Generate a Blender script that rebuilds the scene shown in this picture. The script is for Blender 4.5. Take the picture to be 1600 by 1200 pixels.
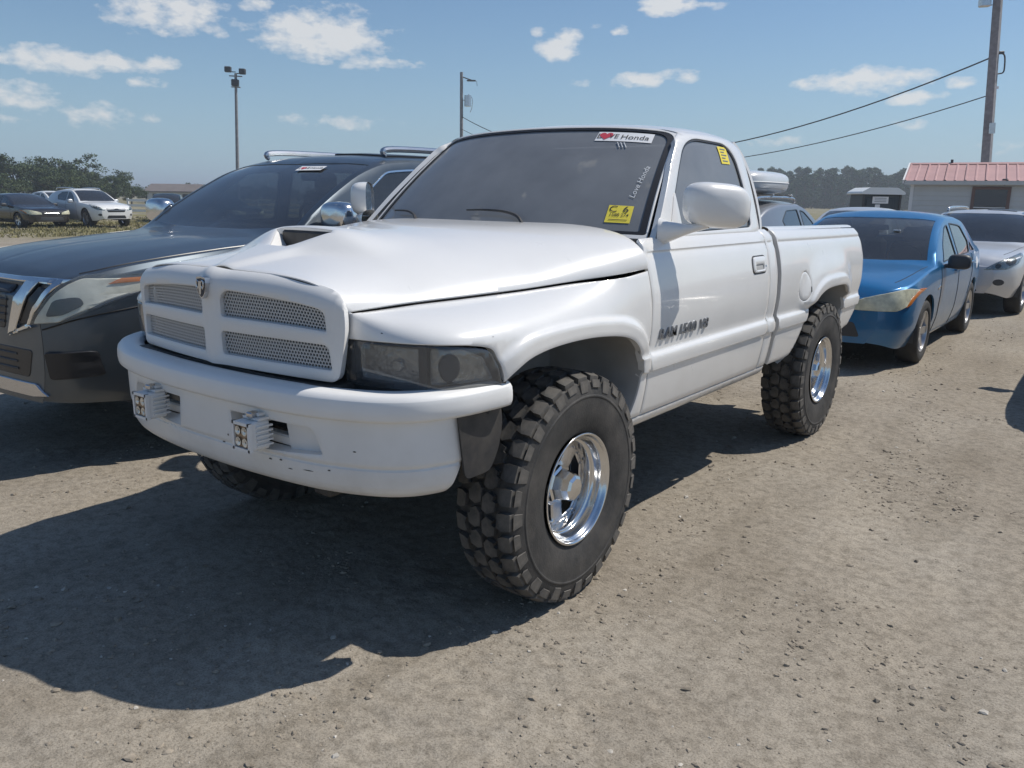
import bpy, math, random
import numpy as np
from mathutils import Vector, Matrix
from mathutils.geometry import delaunay_2d_cdt
from mathutils.bvhtree import BVHTree

for _o in list(bpy.data.objects):
    bpy.data.objects.remove(_o)
SC = bpy.context.scene
COL = SC.collection
rnd = random.Random(7)
nrs = np.random.RandomState(11)

# ------------------------------------------------------------------ camera
def cam_axes(yaw, pitch, roll):
    d = np.array([math.sin(yaw)*math.cos(pitch), math.cos(yaw)*math.cos(pitch), math.sin(pitch)])
    r = np.array([math.cos(yaw), -math.sin(yaw), 0.0])
    u = np.cross(r, d)
    c, s = math.cos(roll), math.sin(roll)
    return c*r + s*u, -s*r + c*u, d
CAM_POS = np.array([2.591, -2.568, 1.556])
CR, CU, CD = cam_axes(math.radians(-37.104), math.radians(-12.779), math.radians(0.835))
cd = bpy.data.cameras.new('camera')
cd.sensor_width = 36.0
cd.lens = 36.0*1279.67/1600.0
cd.clip_end = 5000
cd.clip_start = 0.05
cam = bpy.data.objects.new('camera', cd)
COL.objects.link(cam)
cam.matrix_world = Matrix(((CR[0], CU[0], -CD[0], CAM_POS[0]), (CR[1], CU[1], -CD[1], CAM_POS[1]), (CR[2], CU[2], -CD[2], CAM_POS[2]), (0, 0, 0, 1)))
SC.camera = cam
def ground_at(px, py, z=0.0):
    "world point at height z seen at a photograph pixel (used once, to lay out the place)"
    d = CR*((px-800)/1279.67) - CU*((py-600)/1279.67) + CD
    t = (z-CAM_POS[2])/d[2]
    return CAM_POS + d*t
def far_at(px, dist, z=0.0):
    "world point a horizontal distance away in the direction of pixel column px"
    d = CR*((px-800)/1279.67) + CD + CU*0.2266
    h = np.array([d[0], d[1]]); h /= np.linalg.norm(h)
    return np.array([CAM_POS[0]+h[0]*dist, CAM_POS[1]+h[1]*dist, z])

# ------------------------------------------------------------------ light
SUN_DIR = np.array([0.43, 0.58, 1.0]); SUN_DIR /= np.linalg.norm(SUN_DIR)
sd = bpy.data.lights.new('sun', 'SUN')
sd.energy = 3.15
sd.angle = math.radians(0.53)
sd.color = (1.0, 0.95, 0.87)
sun = bpy.data.objects.new('sun', sd)
COL.objects.link(sun)
sun.rotation_euler = Vector(SUN_DIR).to_track_quat('Z', 'Y').to_euler()
SC.view_settings.view_transform = 'Standard'
SC.view_settings.look = 'None'
SC.view_settings.exposure = 0.40
SC.view_settings.gamma = 1.0
SC.view_settings.use_curve_mapping = False
SC.cycles.use_denoising = True
SC.cycles.max_bounces = 8
SC.cycles.transparent_max_bounces = 16
SC.cycles.caustics_reflective = False
SC.cycles.caustics_refractive = False

# world: sky texture with small cumulus drawn in direction space
world = bpy.data.worlds.new('World')
SC.world = world
world.use_nodes = True
world.cycles.sampling_method = 'MANUAL'
world.cycles.sample_map_resolution = 512
SUN_EL = math.asin(SUN_DIR[2]); SUN_AZ = math.atan2(SUN_DIR[0], SUN_DIR[1])
SKY_STRENGTH = 0.095
def build_world():
    nt = world.node_tree; nt.nodes.clear()
    N = nt.nodes.new; L = nt.links.new
    out = N('ShaderNodeOutputWorld'); bg = N('ShaderNodeBackground')
    sky = N('ShaderNodeTexSky'); sky.sky_type = 'NISHITA'; sky.sun_disc = False
    sky.sun_elevation = SUN_EL; sky.sun_rotation = SUN_AZ
    sky.air_density = 1.0; sky.dust_density = 0.35; sky.ozone_density = 2.0; sky.altitude = 20
    bg.inputs['Strength'].default_value = SKY_STRENGTH
    tc = N('ShaderNodeTexCoord')
    def M(op, a, b=None, c=None, clamp=False):
        n = N('ShaderNodeMath'); n.operation = op; n.use_clamp = clamp
        for i, x in enumerate((a, b, c)):
            if x is None: continue
            if isinstance(x, (int, float)): n.inputs[i].default_value = x
            else: L(x, n.inputs[i])
        return n.outputs[0]
    sep = N('ShaderNodeSeparateXYZ'); L(tc.outputs['Generated'], sep.inputs[0])
    X, Y, Z = sep.outputs
    az = M('ARCTAN2', X, Y)                 # radians, 0 = +y
    el = M('ARCSINE', Z)
    cmb = N('ShaderNodeCombineXYZ'); L(az, cmb.inputs[0]); L(el, cmb.inputs[1]); azel = cmb.outputs[0]
    def VM(op, p, q):
        n = N('ShaderNodeVectorMath'); n.operation = op
        for i, x in enumerate((p, q)):
            if isinstance(x, tuple): n.inputs[i].default_value = x
            else: L(x, n.inputs[i])
        return n.outputs['Value'] if op == 'DOT_PRODUCT' else n.outputs[0]
    # distorted lookup so that edges are ragged
    nz = N('ShaderNodeTexNoise'); nz.inputs['Scale'].default_value = 40; nz.inputs['Detail'].default_value = 8; nz.inputs['Roughness'].default_value = 0.60
    mp = N('ShaderNodeMapping'); mp.inputs['Scale'].default_value = (1, 1, 2.0); L(tc.outputs['Generated'], mp.inputs[0]); L(mp.outputs[0], nz.inputs['Vector'])
    noise = nz.outputs['Fac']
    clouds = CLOUDS
    acc = None
    for (a, e, ra, re, st) in clouds:
        sb = VM('SUBTRACT', azel, (a, e, 0)); sc_ = VM('MULTIPLY', sb, (1/ra, 1/re, 0)); r2 = VM('DOT_PRODUCT', sc_, sc_)
        m = M('MULTIPLY_ADD', r2, -st, st)
        acc = M('MAXIMUM', m, 0.0 if acc is None else acc)
    # the same sort of cloud goes on round the rest of the sky
    vz = N('ShaderNodeTexNoise'); vz.inputs['Scale'].default_value = 7.0; vz.inputs['Detail'].default_value = 2
    mp2 = N('ShaderNodeMapping'); mp2.inputs['Scale'].default_value = (1, 1, 3.0); mp2.inputs['Location'].default_value = (3.3, 1.7, 0.4); L(tc.outputs['Generated'], mp2.inputs[0]); L(mp2.outputs[0], vz.inputs['Vector'])
    gen = M('MULTIPLY', M('MAXIMUM', M('SUBTRACT', vz.outputs['Fac'], 0.60), 0.0), 6.0)
    vx, vy = -0.603, 0.797
    ahead = M('ADD', M('MULTIPLY', X, vx), M('MULTIPLY', Y, vy))
    outside = M('MULTIPLY', M('SUBTRACT', 0.55, ahead), 4.0, clamp=True)
    gen = M('MULTIPLY', gen, outside)
    acc = M('MAXIMUM', acc, gen)
    dens = M('MULTIPLY', M('SUBTRACT', M('ADD', acc, M('MULTIPLY', noise, 1.9)), 1.30), 1.9, clamp=True)
    dens = M('MULTIPLY', dens, M('MULTIPLY', M('SUBTRACT', acc, 0.02), 6.0, clamp=True))
    up = M('MULTIPLY', M('ADD', Z, -0.01), 25.0, clamp=True)
    dens = M('MULTIPLY', M('MULTIPLY', dens, up), 0.8)
    # moist air whitens the sky towards the horizon
    hz = M('POWER', M('SUBTRACT', 1.0, M('MULTIPLY', M('MAXIMUM', Z, 0.0), 2.2), clamp=True), 3.2)
    hm = N('ShaderNodeMix'); hm.data_type = 'RGBA'; sat = N('ShaderNodeMix'); sat.data_type = 'RGBA'; sat.blend_type = 'MULTIPLY'; sat.inputs[0].default_value = 1; L(sky.outputs[0], sat.inputs[6]); sat.inputs[7].default_value = (.575, .695, .785, 1)
    L(M('MULTIPLY', hz, 0.90), hm.inputs[0]); L(sat.outputs[2], hm.inputs[6]); hm.inputs[7].default_value = (2.80, 4.05, 5.15, 1)
    mix = N('ShaderNodeMix'); mix.data_type = 'RGBA'
    L(dens, mix.inputs[0]); L(hm.outputs[2], mix.inputs[6]); mix.inputs[7].default_value = (6.5, 6.45, 6.35, 1)
    L(mix.outputs[2], bg.inputs['Color']); L(bg.outputs[0], out.inputs['Surface'])
def dir_of(px, py):
    d = CR*((px-800)/1279.67) - CU*((py-600)/1279.67) + CD
    d /= np.linalg.norm(d)
    return math.atan2(d[0], d[1]), math.asin(d[2])
CLOUDS = []
for (px, py, rx, ry, st) in [(265,20,98,34,.92),(500,52,122,40,.92),(570,98,90,12,.75),(105,95,130,20,.85),(25,150,66,22,.85),(150,182,55,22,.7),
                             (250,97,32,11,.8),(228,127,30,10,.7),(400,8,32,12,.8),(1042,8,50,16,1.0),(868,78,36,20,1.0),(888,55,28,12,.8),(843,50,14,9,.7),
                             (930,40,16,8,.6),(968,46,18,9,.6),(1000,125,50,14,.85),(1065,120,38,13,.8),(1280,130,40,14,.8),(1365,128,85,22,.9),(1430,152,46,12,.8),
                             (1505,128,26,10,.8),(1430,195,44,9,.55),(1212,220,60,10,.5),(520,190,120,14,.55),(1588,232,50,14,.5),(905,130,20,10,.5),(245,185,30,9,.5),(10,188,40,10,.5),(1110,8,30,8,.6)]:
    a, e = dir_of(px, py)
    CLOUDS.append((a, e, rx*1.18/1330.0, ry*1.22/1330.0, st))
build_world()

# ------------------------------------------------------------------ materials
MATS = {}
def principled(name, col, rough=0.5, metal=0.0, coat=0.0, spec=0.5, var=0.0, vscale=6.0, bump=0.0, bscale=60.0, dust=None, dscale=3.0, damt=0.0, rvar=0.0, low=None, lowz=(0.6, 1.0), lowamt=0.0):
    m = bpy.data.materials.new(name); m.use_nodes = True
    nt = m.node_tree; b = nt.nodes['Principled BSDF']
    b.inputs['Base Color'].default_value = (*col, 1)
    b.inputs['Roughness'].default_value = rough
    b.inputs['Metallic'].default_value = metal
    b.inputs['Coat Weight'].default_value = coat
    b.inputs['Coat Roughness'].default_value = 0.06
    b.inputs['Specular IOR Level'].default_value = spec
    N = nt.nodes.new; L = nt.links.new
    tc = N('ShaderNodeTexCoord')
    cur = None
    if var > 0:
        n = N('ShaderNodeTexNoise'); n.inputs['Scale'].default_value = vscale; n.inputs['Detail'].default_value = 5; L(tc.outputs['Object'], n.inputs['Vector'])
        r = N('ShaderNodeValToRGB'); L(n.outputs['Fac'], r.inputs[0])
        r.color_ramp.elements[0].position = 0.3; r.color_ramp.elements[1].position = 0.7
        r.color_ramp.elements[0].color = (*[max(0, c*(1-var)) for c in col], 1); r.color_ramp.elements[1].color = (*[min(1, c*(1+var)) for c in col], 1)
        cur = r.outputs[0]
    if dust is not None:
        n = N('ShaderNodeTexNoise'); n.inputs['Scale'].default_value = dscale; n.inputs['Detail'].default_value = 8; n.inputs['Roughness'].default_value = 0.65; L(tc.outputs['Object'], n.inputs['Vector'])
        mr = N('ShaderNodeMapRange'); mr.inputs[1].default_value = 0.4; mr.inputs[2].default_value = 0.75; mr.inputs[4].default_value = damt; L(n.outputs['Fac'], mr.inputs[0])
        fac = mr.outputs[0]
        if lowamt > 0:      # road dust that lies thicker on the lower body
            sp = N('ShaderNodeSeparateXYZ'); L(tc.outputs['Object'], sp.inputs[0])
            m2 = N('ShaderNodeMapRange'); m2.inputs[1].default_value = lowz[1]; m2.inputs[2].default_value = lowz[0]; m2.inputs[4].default_value = lowamt; L(sp.outputs[2], m2.inputs[0])
            mm = N('ShaderNodeMath'); mm.operation = 'MULTIPLY_ADD'; L(m2.outputs[0], mm.inputs[0]); L(n.outputs['Fac'], mm.inputs[1]); L(fac, mm.inputs[2]); mm.use_clamp = True
            fac = mm.outputs[0]
        mx = N('ShaderNodeMix'); mx.data_type = 'RGBA'; L(fac, mx.inputs[0])
        if cur is None: mx.inputs[6].default_value = (*col, 1)
        else: L(cur, mx.inputs[6])
        mx.inputs[7].default_value = (*dust, 1)
        cur = mx.outputs[2]
    if cur is not None: L(cur, b.inputs['Base Color'])
    if rvar > 0:
        n = N('ShaderNodeTexNoise'); n.inputs['Scale'].default_value = 9; n.inputs['Detail'].default_value = 6; L(tc.outputs['Object'], n.inputs['Vector'])
        mr = N('ShaderNodeMapRange'); mr.inputs[3].default_value = max(0, rough-rvar); mr.inputs[4].default_value = min(1, rough+rvar); L(n.outputs['Fac'], mr.inputs[0]); L(mr.outputs[0], b.inputs['Roughness'])
    if bump > 0:
        n = N('ShaderNodeTexNoise'); n.inputs['Scale'].default_value = bscale; n.inputs['Detail'].default_value = 4; L(tc.outputs['Object'], n.inputs['Vector'])
        bp = N('ShaderNodeBump'); bp.inputs['Strength'].default_value = bump; bp.inputs['Distance'].default_value = 0.01; L(n.outputs['Fac'], bp.inputs['Height']); L(bp.outputs[0], b.inputs['Normal'])
    MATS[name] = m
    return m
def glass(name, tint, gloss=1.0, rough=0.01, ior=1.5, dusty=0.03):
    m = bpy.data.materials.new(name); m.use_nodes = True
    nt = m.node_tree; nt.nodes.clear(); N = nt.nodes.new; L = nt.links.new
    o = N('ShaderNodeOutputMaterial'); t = N('ShaderNodeBsdfTransparent'); t.inputs[0].default_value = (*tint, 1)
    g = N('ShaderNodeBsdfGlossy'); g.inputs['Roughness'].default_value = rough; g.inputs[0].default_value = (gloss, gloss, gloss, 1)
    f = N('ShaderNodeFresnel'); f.inputs[0].default_value = ior
    # fresnel with the incidence folded so both faces of a thin pane answer alike
    ge = N('ShaderNodeNewGeometry'); dt = N('ShaderNodeVectorMath'); dt.operation = 'DOT_PRODUCT'; L(ge.outputs['Incoming'], dt.inputs[0]); L(ge.outputs['Normal'], dt.inputs[1])
    ab = N('ShaderNodeMath'); ab.operation = 'ABSOLUTE'; L(dt.outputs['Value'], ab.inputs[0])
    om = N('ShaderNodeMath'); om.operation = 'SUBTRACT'; om.inputs[0].default_value = 1; L(ab.outputs[0], om.inputs[1]); om.use_clamp = True
    pw = N('ShaderNodeMath'); pw.operation = 'POWER'; L(om.outputs[0], pw.inputs[0]); pw.inputs[1].default_value = 4.0
    r0 = ((ior-1)/(ior+1))**2*1.8
    ma = N('ShaderNodeMath'); ma.operation = 'MULTIPLY_ADD'; L(pw.outputs[0], ma.inputs[0]); ma.inputs[1].default_value = 1-r0; ma.inputs[2].default_value = r0
    mix = N('ShaderNodeMixShader'); L(ma.outputs[0], mix.inputs[0]); L(t.outputs[0], mix.inputs[1]); L(g.outputs[0], mix.inputs[2])
    # pale diffuse film: dust, and veiling glare painted onto the panes
    df = N('ShaderNodeBsdfDiffuse'); df.inputs[0].default_value = (0.38, 0.395, 0.41, 1)
    n = N('ShaderNodeTexNoise'); n.inputs['Scale'].default_value = 5; n.inputs['Detail'].default_value = 6
    tc = N('ShaderNodeTexCoord'); L(tc.outputs['Object'], n.inputs['Vector'])
    mr = N('ShaderNodeMapRange'); mr.inputs[1].default_value = 0.3; mr.inputs[2].default_value = 0.7; mr.inputs[3].default_value = dusty*0.86; mr.inputs[4].default_value = dusty*1.10; L(n.outputs['Fac'], mr.inputs[0])
    mix2 = N('ShaderNodeMixShader'); L(mr.outputs[0], mix2.inputs[0]); L(mix.outputs[0], mix2.inputs[1]); L(df.outputs[0], mix2.inputs[2])
    L(mix2.outputs[0], o.inputs[0])
    MATS[name] = m
    return m

DUST = (0.30, 0.26, 0.21)
principled('white_paint', (0.785, 0.775, 0.755), 0.30, coat=0.7, var=0.012, vscale=4, dust=DUST, dscale=5, damt=0.05, low=True, lowz=(0.55, 1.0), lowamt=0.28, rvar=0.06)
principled('white_plastic', (0.79, 0.78, 0.76), 0.42, var=0.02, dust=DUST, dscale=6, damt=0.08)
principled('bumper_paint', (0.81, 0.80, 0.78), 0.40, coat=0.12, var=0.015, dust=DUST, dscale=7, damt=0.07, low=True, lowz=(0.58, 0.9), lowamt=0.35, rvar=0.08)
principled('inner_body', (0.45, 0.45, 0.44), 0.6, var=0.1, dust=DUST, dscale=4, damt=0.5)
principled('black_plastic', (0.022, 0.022, 0.024), 0.55, var=0.15, dust=DUST, dscale=5, damt=0.25)
principled('black_trim', (0.02, 0.02, 0.022), 0.35)
principled('chassis', (0.035, 0.032, 0.03), 0.75, var=0.2, dust=DUST, dscale=5, damt=0.4)
principled('rubber', (0.032, 0.031, 0.030), 0.72, var=0.15, vscale=14, dust=(0.17, 0.15, 0.13), dscale=6, damt=0.45, bump=0.15, bscale=120)
principled('tread_rubber', (0.060, 0.058, 0.055), 0.75, var=0.2, vscale=10, dust=(0.22, 0.195, 0.165), dscale=9, damt=0.8)
principled('chrome', (0.72, 0.72, 0.72), 0.15, metal=1.0, rvar=0.05, dust=DUST, dscale=8, damt=0.06)
principled('dull_chrome', (0.62, 0.62, 0.63), 0.26, metal=1.0, dust=DUST, dscale=8, damt=0.2)
principled('alloy', (0.55, 0.55, 0.56), 0.28, metal=0.9, dust=DUST, dscale=8, damt=0.15)
principled('interior', (0.035, 0.036, 0.04), 0.7, var=0.2)
principled('interior_grey', (0.12, 0.12, 0.125), 0.75, var=0.15)
principled('mesh_metal', (0.52, 0.53, 0.54), 0.45, metal=0.2, dust=DUST, damt=0.1)
principled('grille_back', (0.06, 0.07, 0.085), 0.7)
principled('badge', (0.30, 0.31, 0.33), 0.30, metal=0.7)
principled('badge_dark', (0.05, 0.055, 0.07), 0.4)
principled('amber', (0.55, 0.17, 0.03), 0.25, spec=0.6)
principled('led', (0.32, 0.22, 0.14), 0.25, metal=0.3)
principled('yellow_paper', (0.80, 0.66, 0.07), 0.6)
principled('white_paper', (0.80, 0.80, 0.80), 0.6)
principled('ink', (0.03, 0.03, 0.035), 0.6)
principled('red_ink', (0.55, 0.05, 0.08), 0.6)
principled('marker', (0.62, 0.64, 0.66), 0.7)
principled('reflector', (0.62, 0.62, 0.60), 0.26, metal=0.75, var=0.30, vscale=45, bump=0.6, bscale=55)
principled('mirror_glass', (0.9, 0.9, 0.9), 0.02, metal=1.0)
glass('tinted_glass', (0.13, 0.14, 0.15), ior=1.75, dusty=0.46)  # heavy film paints glare and sky sheen onto the pickup's panes
glass('dark_glass', (0.07, 0.075, 0.08), ior=1.6, dusty=0.05)
glass('clear_glass', (0.62, 0.66, 0.66), ior=1.5, dusty=0.06)
glass('smoked_lens', (0.60, 0.61, 0.61), ior=1.5, dusty=0.15)
glass('lamp_glass', (0.90, 0.90, 0.86), ior=1.45, dusty=0.10)
glass('hazed_lens', (0.72, 0.73, 0.66), ior=1.5, dusty=0.30)

# ------------------------------------------------------------------ mesh helpers
def thing(name, label, cat, loc=(0, 0, 0), rotz=0.0, group=None):
    o = bpy.data.objects.new(name, None); COL.objects.link(o)
    o.empty_display_size = 0.1
    o.location = loc; o.rotation_euler = (0, 0, rotz)
    o['label'] = label; o['category'] = cat
    if group: o['group'] = group
    return o
def tag(o, label=None, cat=None, group=None, kind=None):
    for k, v in (('label', label), ('category', cat), ('group', group), ('kind', kind)):
        if v: o[k] = v
    return o
def mesh_data(name, verts, faces, mat, smooth=True):
    me = bpy.data.meshes.new(name)
    v = np.asarray(verts, dtype=float)
    me.from_pydata(v.tolist(), [], [list(map(int, f)) for f in faces])
    if isinstance(mat, str): mat = MATS[mat]
    if mat: me.materials.append(mat)
    if smooth is True: me.polygons.foreach_set('use_smooth', [True]*len(me.polygons))
    me.update()
    return me
def link(name, me, parent=None, label=None):
    o = bpy.data.objects.new(name, me); COL.objects.link(o)
    if parent is not None: o.parent = parent
    if label: o['label'] = label
    return o
def sharp(me, ang=35):
    try: me.set_sharp_from_angle(angle=math.radians(ang))
    except Exception: pass
def obj(name, vf, mat, parent=None, smooth=True, label=None, ang=35):
    me = mesh_data(name, vf[0], vf[1], mat, smooth)
    if smooth is True and ang: sharp(me, ang)
    return link(name, me, parent, label)
def join(*vfs):
    V, F, n = [], [], 0
    for v, f in vfs:
        v = np.asarray(v, dtype=float)
        V.append(v); F += [[i+n for i in q] for q in f]; n += len(v)
    return np.concatenate(V), F
def mirx(vf):
    v = np.array(vf[0], dtype=float); v[:, 0] *= -1
    return v, [list(reversed(f)) for f in vf[1]]
def xform(vf, M):
    v = np.asarray(vf[0], dtype=float); M = np.array(M)
    return v @ M[:3, :3].T + M[:3, 3], vf[1]
def move(vf, d): return np.asarray(vf[0], dtype=float)+np.array(d), vf[1]
def box(c, s, bev=0.0):
    "bevelled box: centre, full size"
    x, y, z = [a/2 for a in s]
    if bev <= 0:
        v = [(i*x, j*y, k*z) for i in (-1, 1) for j in (-1, 1) for k in (-1, 1)]
        f = [(0, 1, 3, 2), (4, 6, 7, 5), (0, 4, 5, 1), (2, 3, 7, 6), (0, 2, 6, 4), (1, 5, 7, 3)]
        return np.array(v)+np.array(c), [list(q) for q in f]
    b = min(bev, x*.9, y*.9, z*.9)
    v = []; idx = {}
    for i in (-1, 1):
        for j in (-1, 1):
            for k in (-1, 1):
                for a in range(3):
                    p = [i*(x-b), j*(y-b), k*(z-b)]; p[a] = (i*x, j*y, k*z)[a]
                    idx[(i, j, k, a)] = len(v); v.append(p)
    f = []
    for a in range(3):
        o1, o2 = [q for q in range(3) if q != a]
        for s_ in (-1, 1):
            q = []
            for (p1, p2) in ((-1, -1), (1, -1), (1, 1), (-1, 1)):
                t = [0, 0, 0]; t[a] = s_; t[o1] = p1; t[o2] = p2; q.append(idx[(t[0], t[1], t[2], a)])
            f.append(q)
    for a in range(3):      # edges along axis a
        o1, o2 = [q for q in range(3) if q != a]
        for p1 in (-1, 1):
            for p2 in (-1, 1):
                t = [0, 0, 0]; t[o1] = p1; t[o2] = p2
                t[a] = -1; A = idx[(*t, o1)]; B = idx[(*t, o2)]
                t[a] = 1; C = idx[(*t, o2)]; D = idx[(*t, o1)]
                f.append([A, B, C, D])
    for i in (-1, 1):
        for j in (-1, 1):
            for k in (-1, 1):
                f.append([idx[(i, j, k, a)] for a in range(3)])
    return np.array(v)+np.array(c), f
def tube(path, r, n=10, closed=False, caps=True):
    P = np.asarray(path, dtype=float); m = len(P)
    rr = np.full(m, r) if np.isscalar(r) else np.asarray(r, dtype=float)
    T = np.gradient(P, axis=0); T /= np.linalg.norm(T, axis=1)[:, None]+1e-12
    up = np.array([0, 0, 1.0]) if abs(T[0][2]) < 0.9 else np.array([1.0, 0, 0])
    V = []; a = np.linspace(0, 2*np.pi, n, endpoint=False)
    for i in range(m):
        s = np.cross(T[i], up); s /= np.linalg.norm(s)+1e-12; u = np.cross(s, T[i]); up = u
        V.append(P[i]+rr[i]*(np.cos(a)[:, None]*s+np.sin(a)[:, None]*u))
    V = np.concatenate(V); F = []
    for i in range(m-1):
        for j in range(n):
            k = (j+1) % n
            F.append([i*n+j, i*n+k, (i+1)*n+k, (i+1)*n+j])
    if caps:
        F.append(list(range(n))[::-1]); F.append([(m-1)*n+j for j in range(n)])
    return V, F
def lathe_x(prof, n=48, close=False):
    "profile of (x, r) turned about the x axis"
    prof = np.asarray(prof, dtype=float); a = np.linspace(0, 2*np.pi, n, endpoint=False)
    V = np.stack([np.repeat(prof[:, 0], n), (prof[:, 1][:, None]*np.cos(a)).ravel(), (prof[:, 1][:, None]*np.sin(a)).ravel()], 1)
    F = []; m = len(prof)
    for i in range(m if close else m-1):
        for j in range(n):
            k = (j+1) % n; q = (i+1) % m
            F.append([i*n+j, i*n+k, q*n+k, q*n+j])
    return V, F
def prism(poly, axis, a, b):
    "extrude a 2-D polygon along axis 'x','y' or 'z' from a to b; poly is in the other two axes in order"
    n = len(poly); V = []
    for w in (a, b):
        for p in poly:
            V.append({'x': (w, p[0], p[1]), 'y': (p[0], w, p[1]), 'z': (p[0], p[1], w)}[axis])
    F = [[i, (i+1) % n, n+(i+1) % n, n+i] for i in range(n)]
    F.append(list(range(n))[::-1]); F.append(list(range(n, 2*n)))
    return np.array(V, dtype=float), F
def spl(xs, ys):
    "smooth monotone-ish interpolation through control points (cubic hermite)"
    xs = np.asarray(xs, dtype=float); ys = np.asarray(ys, dtype=float)
    h = np.diff(xs); d = np.diff(ys)/h
    m = np.zeros_like(xs); m[0] = d[0]; m[-1] = d[-1]
    for i in range(1, len(xs)-1):
        if d[i-1]*d[i] <= 0: m[i] = 0
        else:
            w1 = 2*h[i]+h[i-1]; w2 = h[i]+2*h[i-1]
            m[i] = (w1+w2)/(w1/d[i-1]+w2/d[i])
    def f(x):
        x = np.asarray(x, dtype=float); xc = np.clip(x, xs[0], xs[-1])
        i = np.clip(np.searchsorted(xs, xc)-1, 0, len(xs)-2)
        t = (xc-xs[i])/h[i]; t2 = t*t; t3 = t2*t
        return ((2*t3-3*t2+1)*ys[i]+(t3-2*t2+t)*h[i]*m[i]+(-2*t3+3*t2)*ys[i+1]+(t3-t2)*h[i]*m[i+1])
    return f
def crv(pts, n=12):
    "Catmull-Rom through points"
    P = np.asarray(pts, dtype=float); Q = np.vstack([2*P[0]-P[1], P, 2*P[-1]-P[-2]]); out = []
    for i in range(1, len(Q)-2):
        for t in np.linspace(0, 1, n, endpoint=False):
            out.append(0.5*((2*Q[i])+(-Q[i-1]+Q[i+1])*t+(2*Q[i-1]-5*Q[i]+4*Q[i+1]-Q[i+2])*t*t+(-Q[i-1]+3*Q[i]-3*Q[i+1]+Q[i+2])*t**3))
    out.append(P[-1])
    return np.array(out)
def sstep(a, b, x):
    t = np.clip((np.asarray(x, dtype=float)-a)/(b-a), 0, 1)
    return t*t*(3-2*t)
def rpoly(pts, r, n=5):
    "round the corners of a polygon; r scalar or per-corner list"
    out = []; m = len(pts); P = [np.array(p, dtype=float) for p in pts]
    for i in range(m):
        a, b, c = P[i-1], P[i], P[(i+1) % m]
        rr = r if np.isscalar(r) else r[i]
        if rr <= 0: out.append(b); continue
        u = (a-b); lu = np.linalg.norm(u); u /= lu; v = (c-b); lv = np.linalg.norm(v); v /= lv
        k = min(rr, lu*.49, lv*.49)
        p0, p1 = b+u*k, b+v*k
        for t in np.linspace(0, 1, n): out.append((1-t)**2*p0+2*t*(1-t)*b+t*t*p1)
    return np.array(out)
def resample(poly, d):
    out = []; m = len(poly)
    for i in range(m):
        a, b = poly[i], poly[(i+1) % m]; k = max(1, int(math.ceil(np.linalg.norm(b-a)/d)))
        for t in range(k): out.append(a+(b-a)*t/k)
    q = [out[0]]
    for p in out[1:]:
        if np.linalg.norm(p-q[-1]) > 1e-5: q.append(p)
    if np.linalg.norm(q[0]-q[-1]) < 1e-5: q.pop()
    return np.array(q)
def inside(P, poly):
    x, y = P[:, 0], P[:, 1]; c = np.zeros(len(P), bool); n = len(poly)
    for i in range(n):
        x1, y1 = poly[i-1]; x2, y2 = poly[i]
        k = ((y1 > y) != (y2 > y))
        with np.errstate(divide='ignore', invalid='ignore'):
            xi = (x2-x1)*(y-y1)/(y2-y1)+x1
        c ^= k & (x < xi)
    return c
def dist_poly(P, poly, closed=True):
    A = np.asarray(poly, dtype=float); B = np.roll(A, -1, 0)
    if not closed: A, B = A[:-1], B[:-1]
    out = np.full(len(P), 1e9)
    for a, b in zip(A, B):
        ab = b-a; L = ab@ab+1e-18
        t = np.clip(((P-a)@ab)/L, 0, 1)
        d = np.linalg.norm(P-(a+t[:, None]*ab), axis=1)
        out = np.minimum(out, d)
    return out
class Surf:
    "surface sampled on a table: P[iu, iv] for parameters u, v; bilinear in between"
    def __init__(s, u, v, P): s.u, s.v, s.P = np.asarray(u), np.asarray(v), np.asarray(P)
    def ev(s, q):
        q = np.atleast_2d(q)
        iu = np.clip(np.searchsorted(s.u, q[:, 0])-1, 0, len(s.u)-2); iv = np.clip(np.searchsorted(s.v, q[:, 1])-1, 0, len(s.v)-2)
        a = ((q[:, 0]-s.u[iu])/(s.u[iu+1]-s.u[iu]))[:, None]; b = ((q[:, 1]-s.v[iv])/(s.v[iv+1]-s.v[iv]))[:, None]
        P = s.P
        return (1-a)*(1-b)*P[iu, iv]+a*(1-b)*P[iu+1, iv]+(1-a)*b*P[iu, iv+1]+a*b*P[iu+1, iv+1]
    def nrm(s, q, e=0.004):
        q = np.atleast_2d(q)
        n = np.cross(s.ev(q+[e, 0])-s.ev(q-[e, 0]), s.ev(q+[0, e])-s.ev(q-[0, e]))
        return n/(np.linalg.norm(n, axis=1)[:, None]+1e-12)
    def inv(s, u, val, axis, v0=None, v1=None):
        "v at which coordinate `axis` takes the value val in the column u (monotone between v0 and v1)"
        vs = s.v
        if v0 is not None: vs = vs[(vs >= v0-1e-9) & (vs <= v1+1e-9)]
        out = []
        for uu, w in zip(np.atleast_1d(u), np.atleast_1d(val)):
            c = s.ev(np.stack([np.full(len(vs), uu), vs], 1))[:, axis]
            if c[0] > c[-1]: out.append(np.interp(w, c[::-1], vs[::-1]))
            else: out.append(np.interp(w, c, vs))
        return np.array(out)
    def inv_poly(s, poly, axis, v0=None, v1=None, d=0.03):
        p = resample(np.asarray(poly, dtype=float), d)
        return np.stack([p[:, 0], s.inv(p[:, 0], p[:, 1], axis, v0, v1)], 1)
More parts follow.
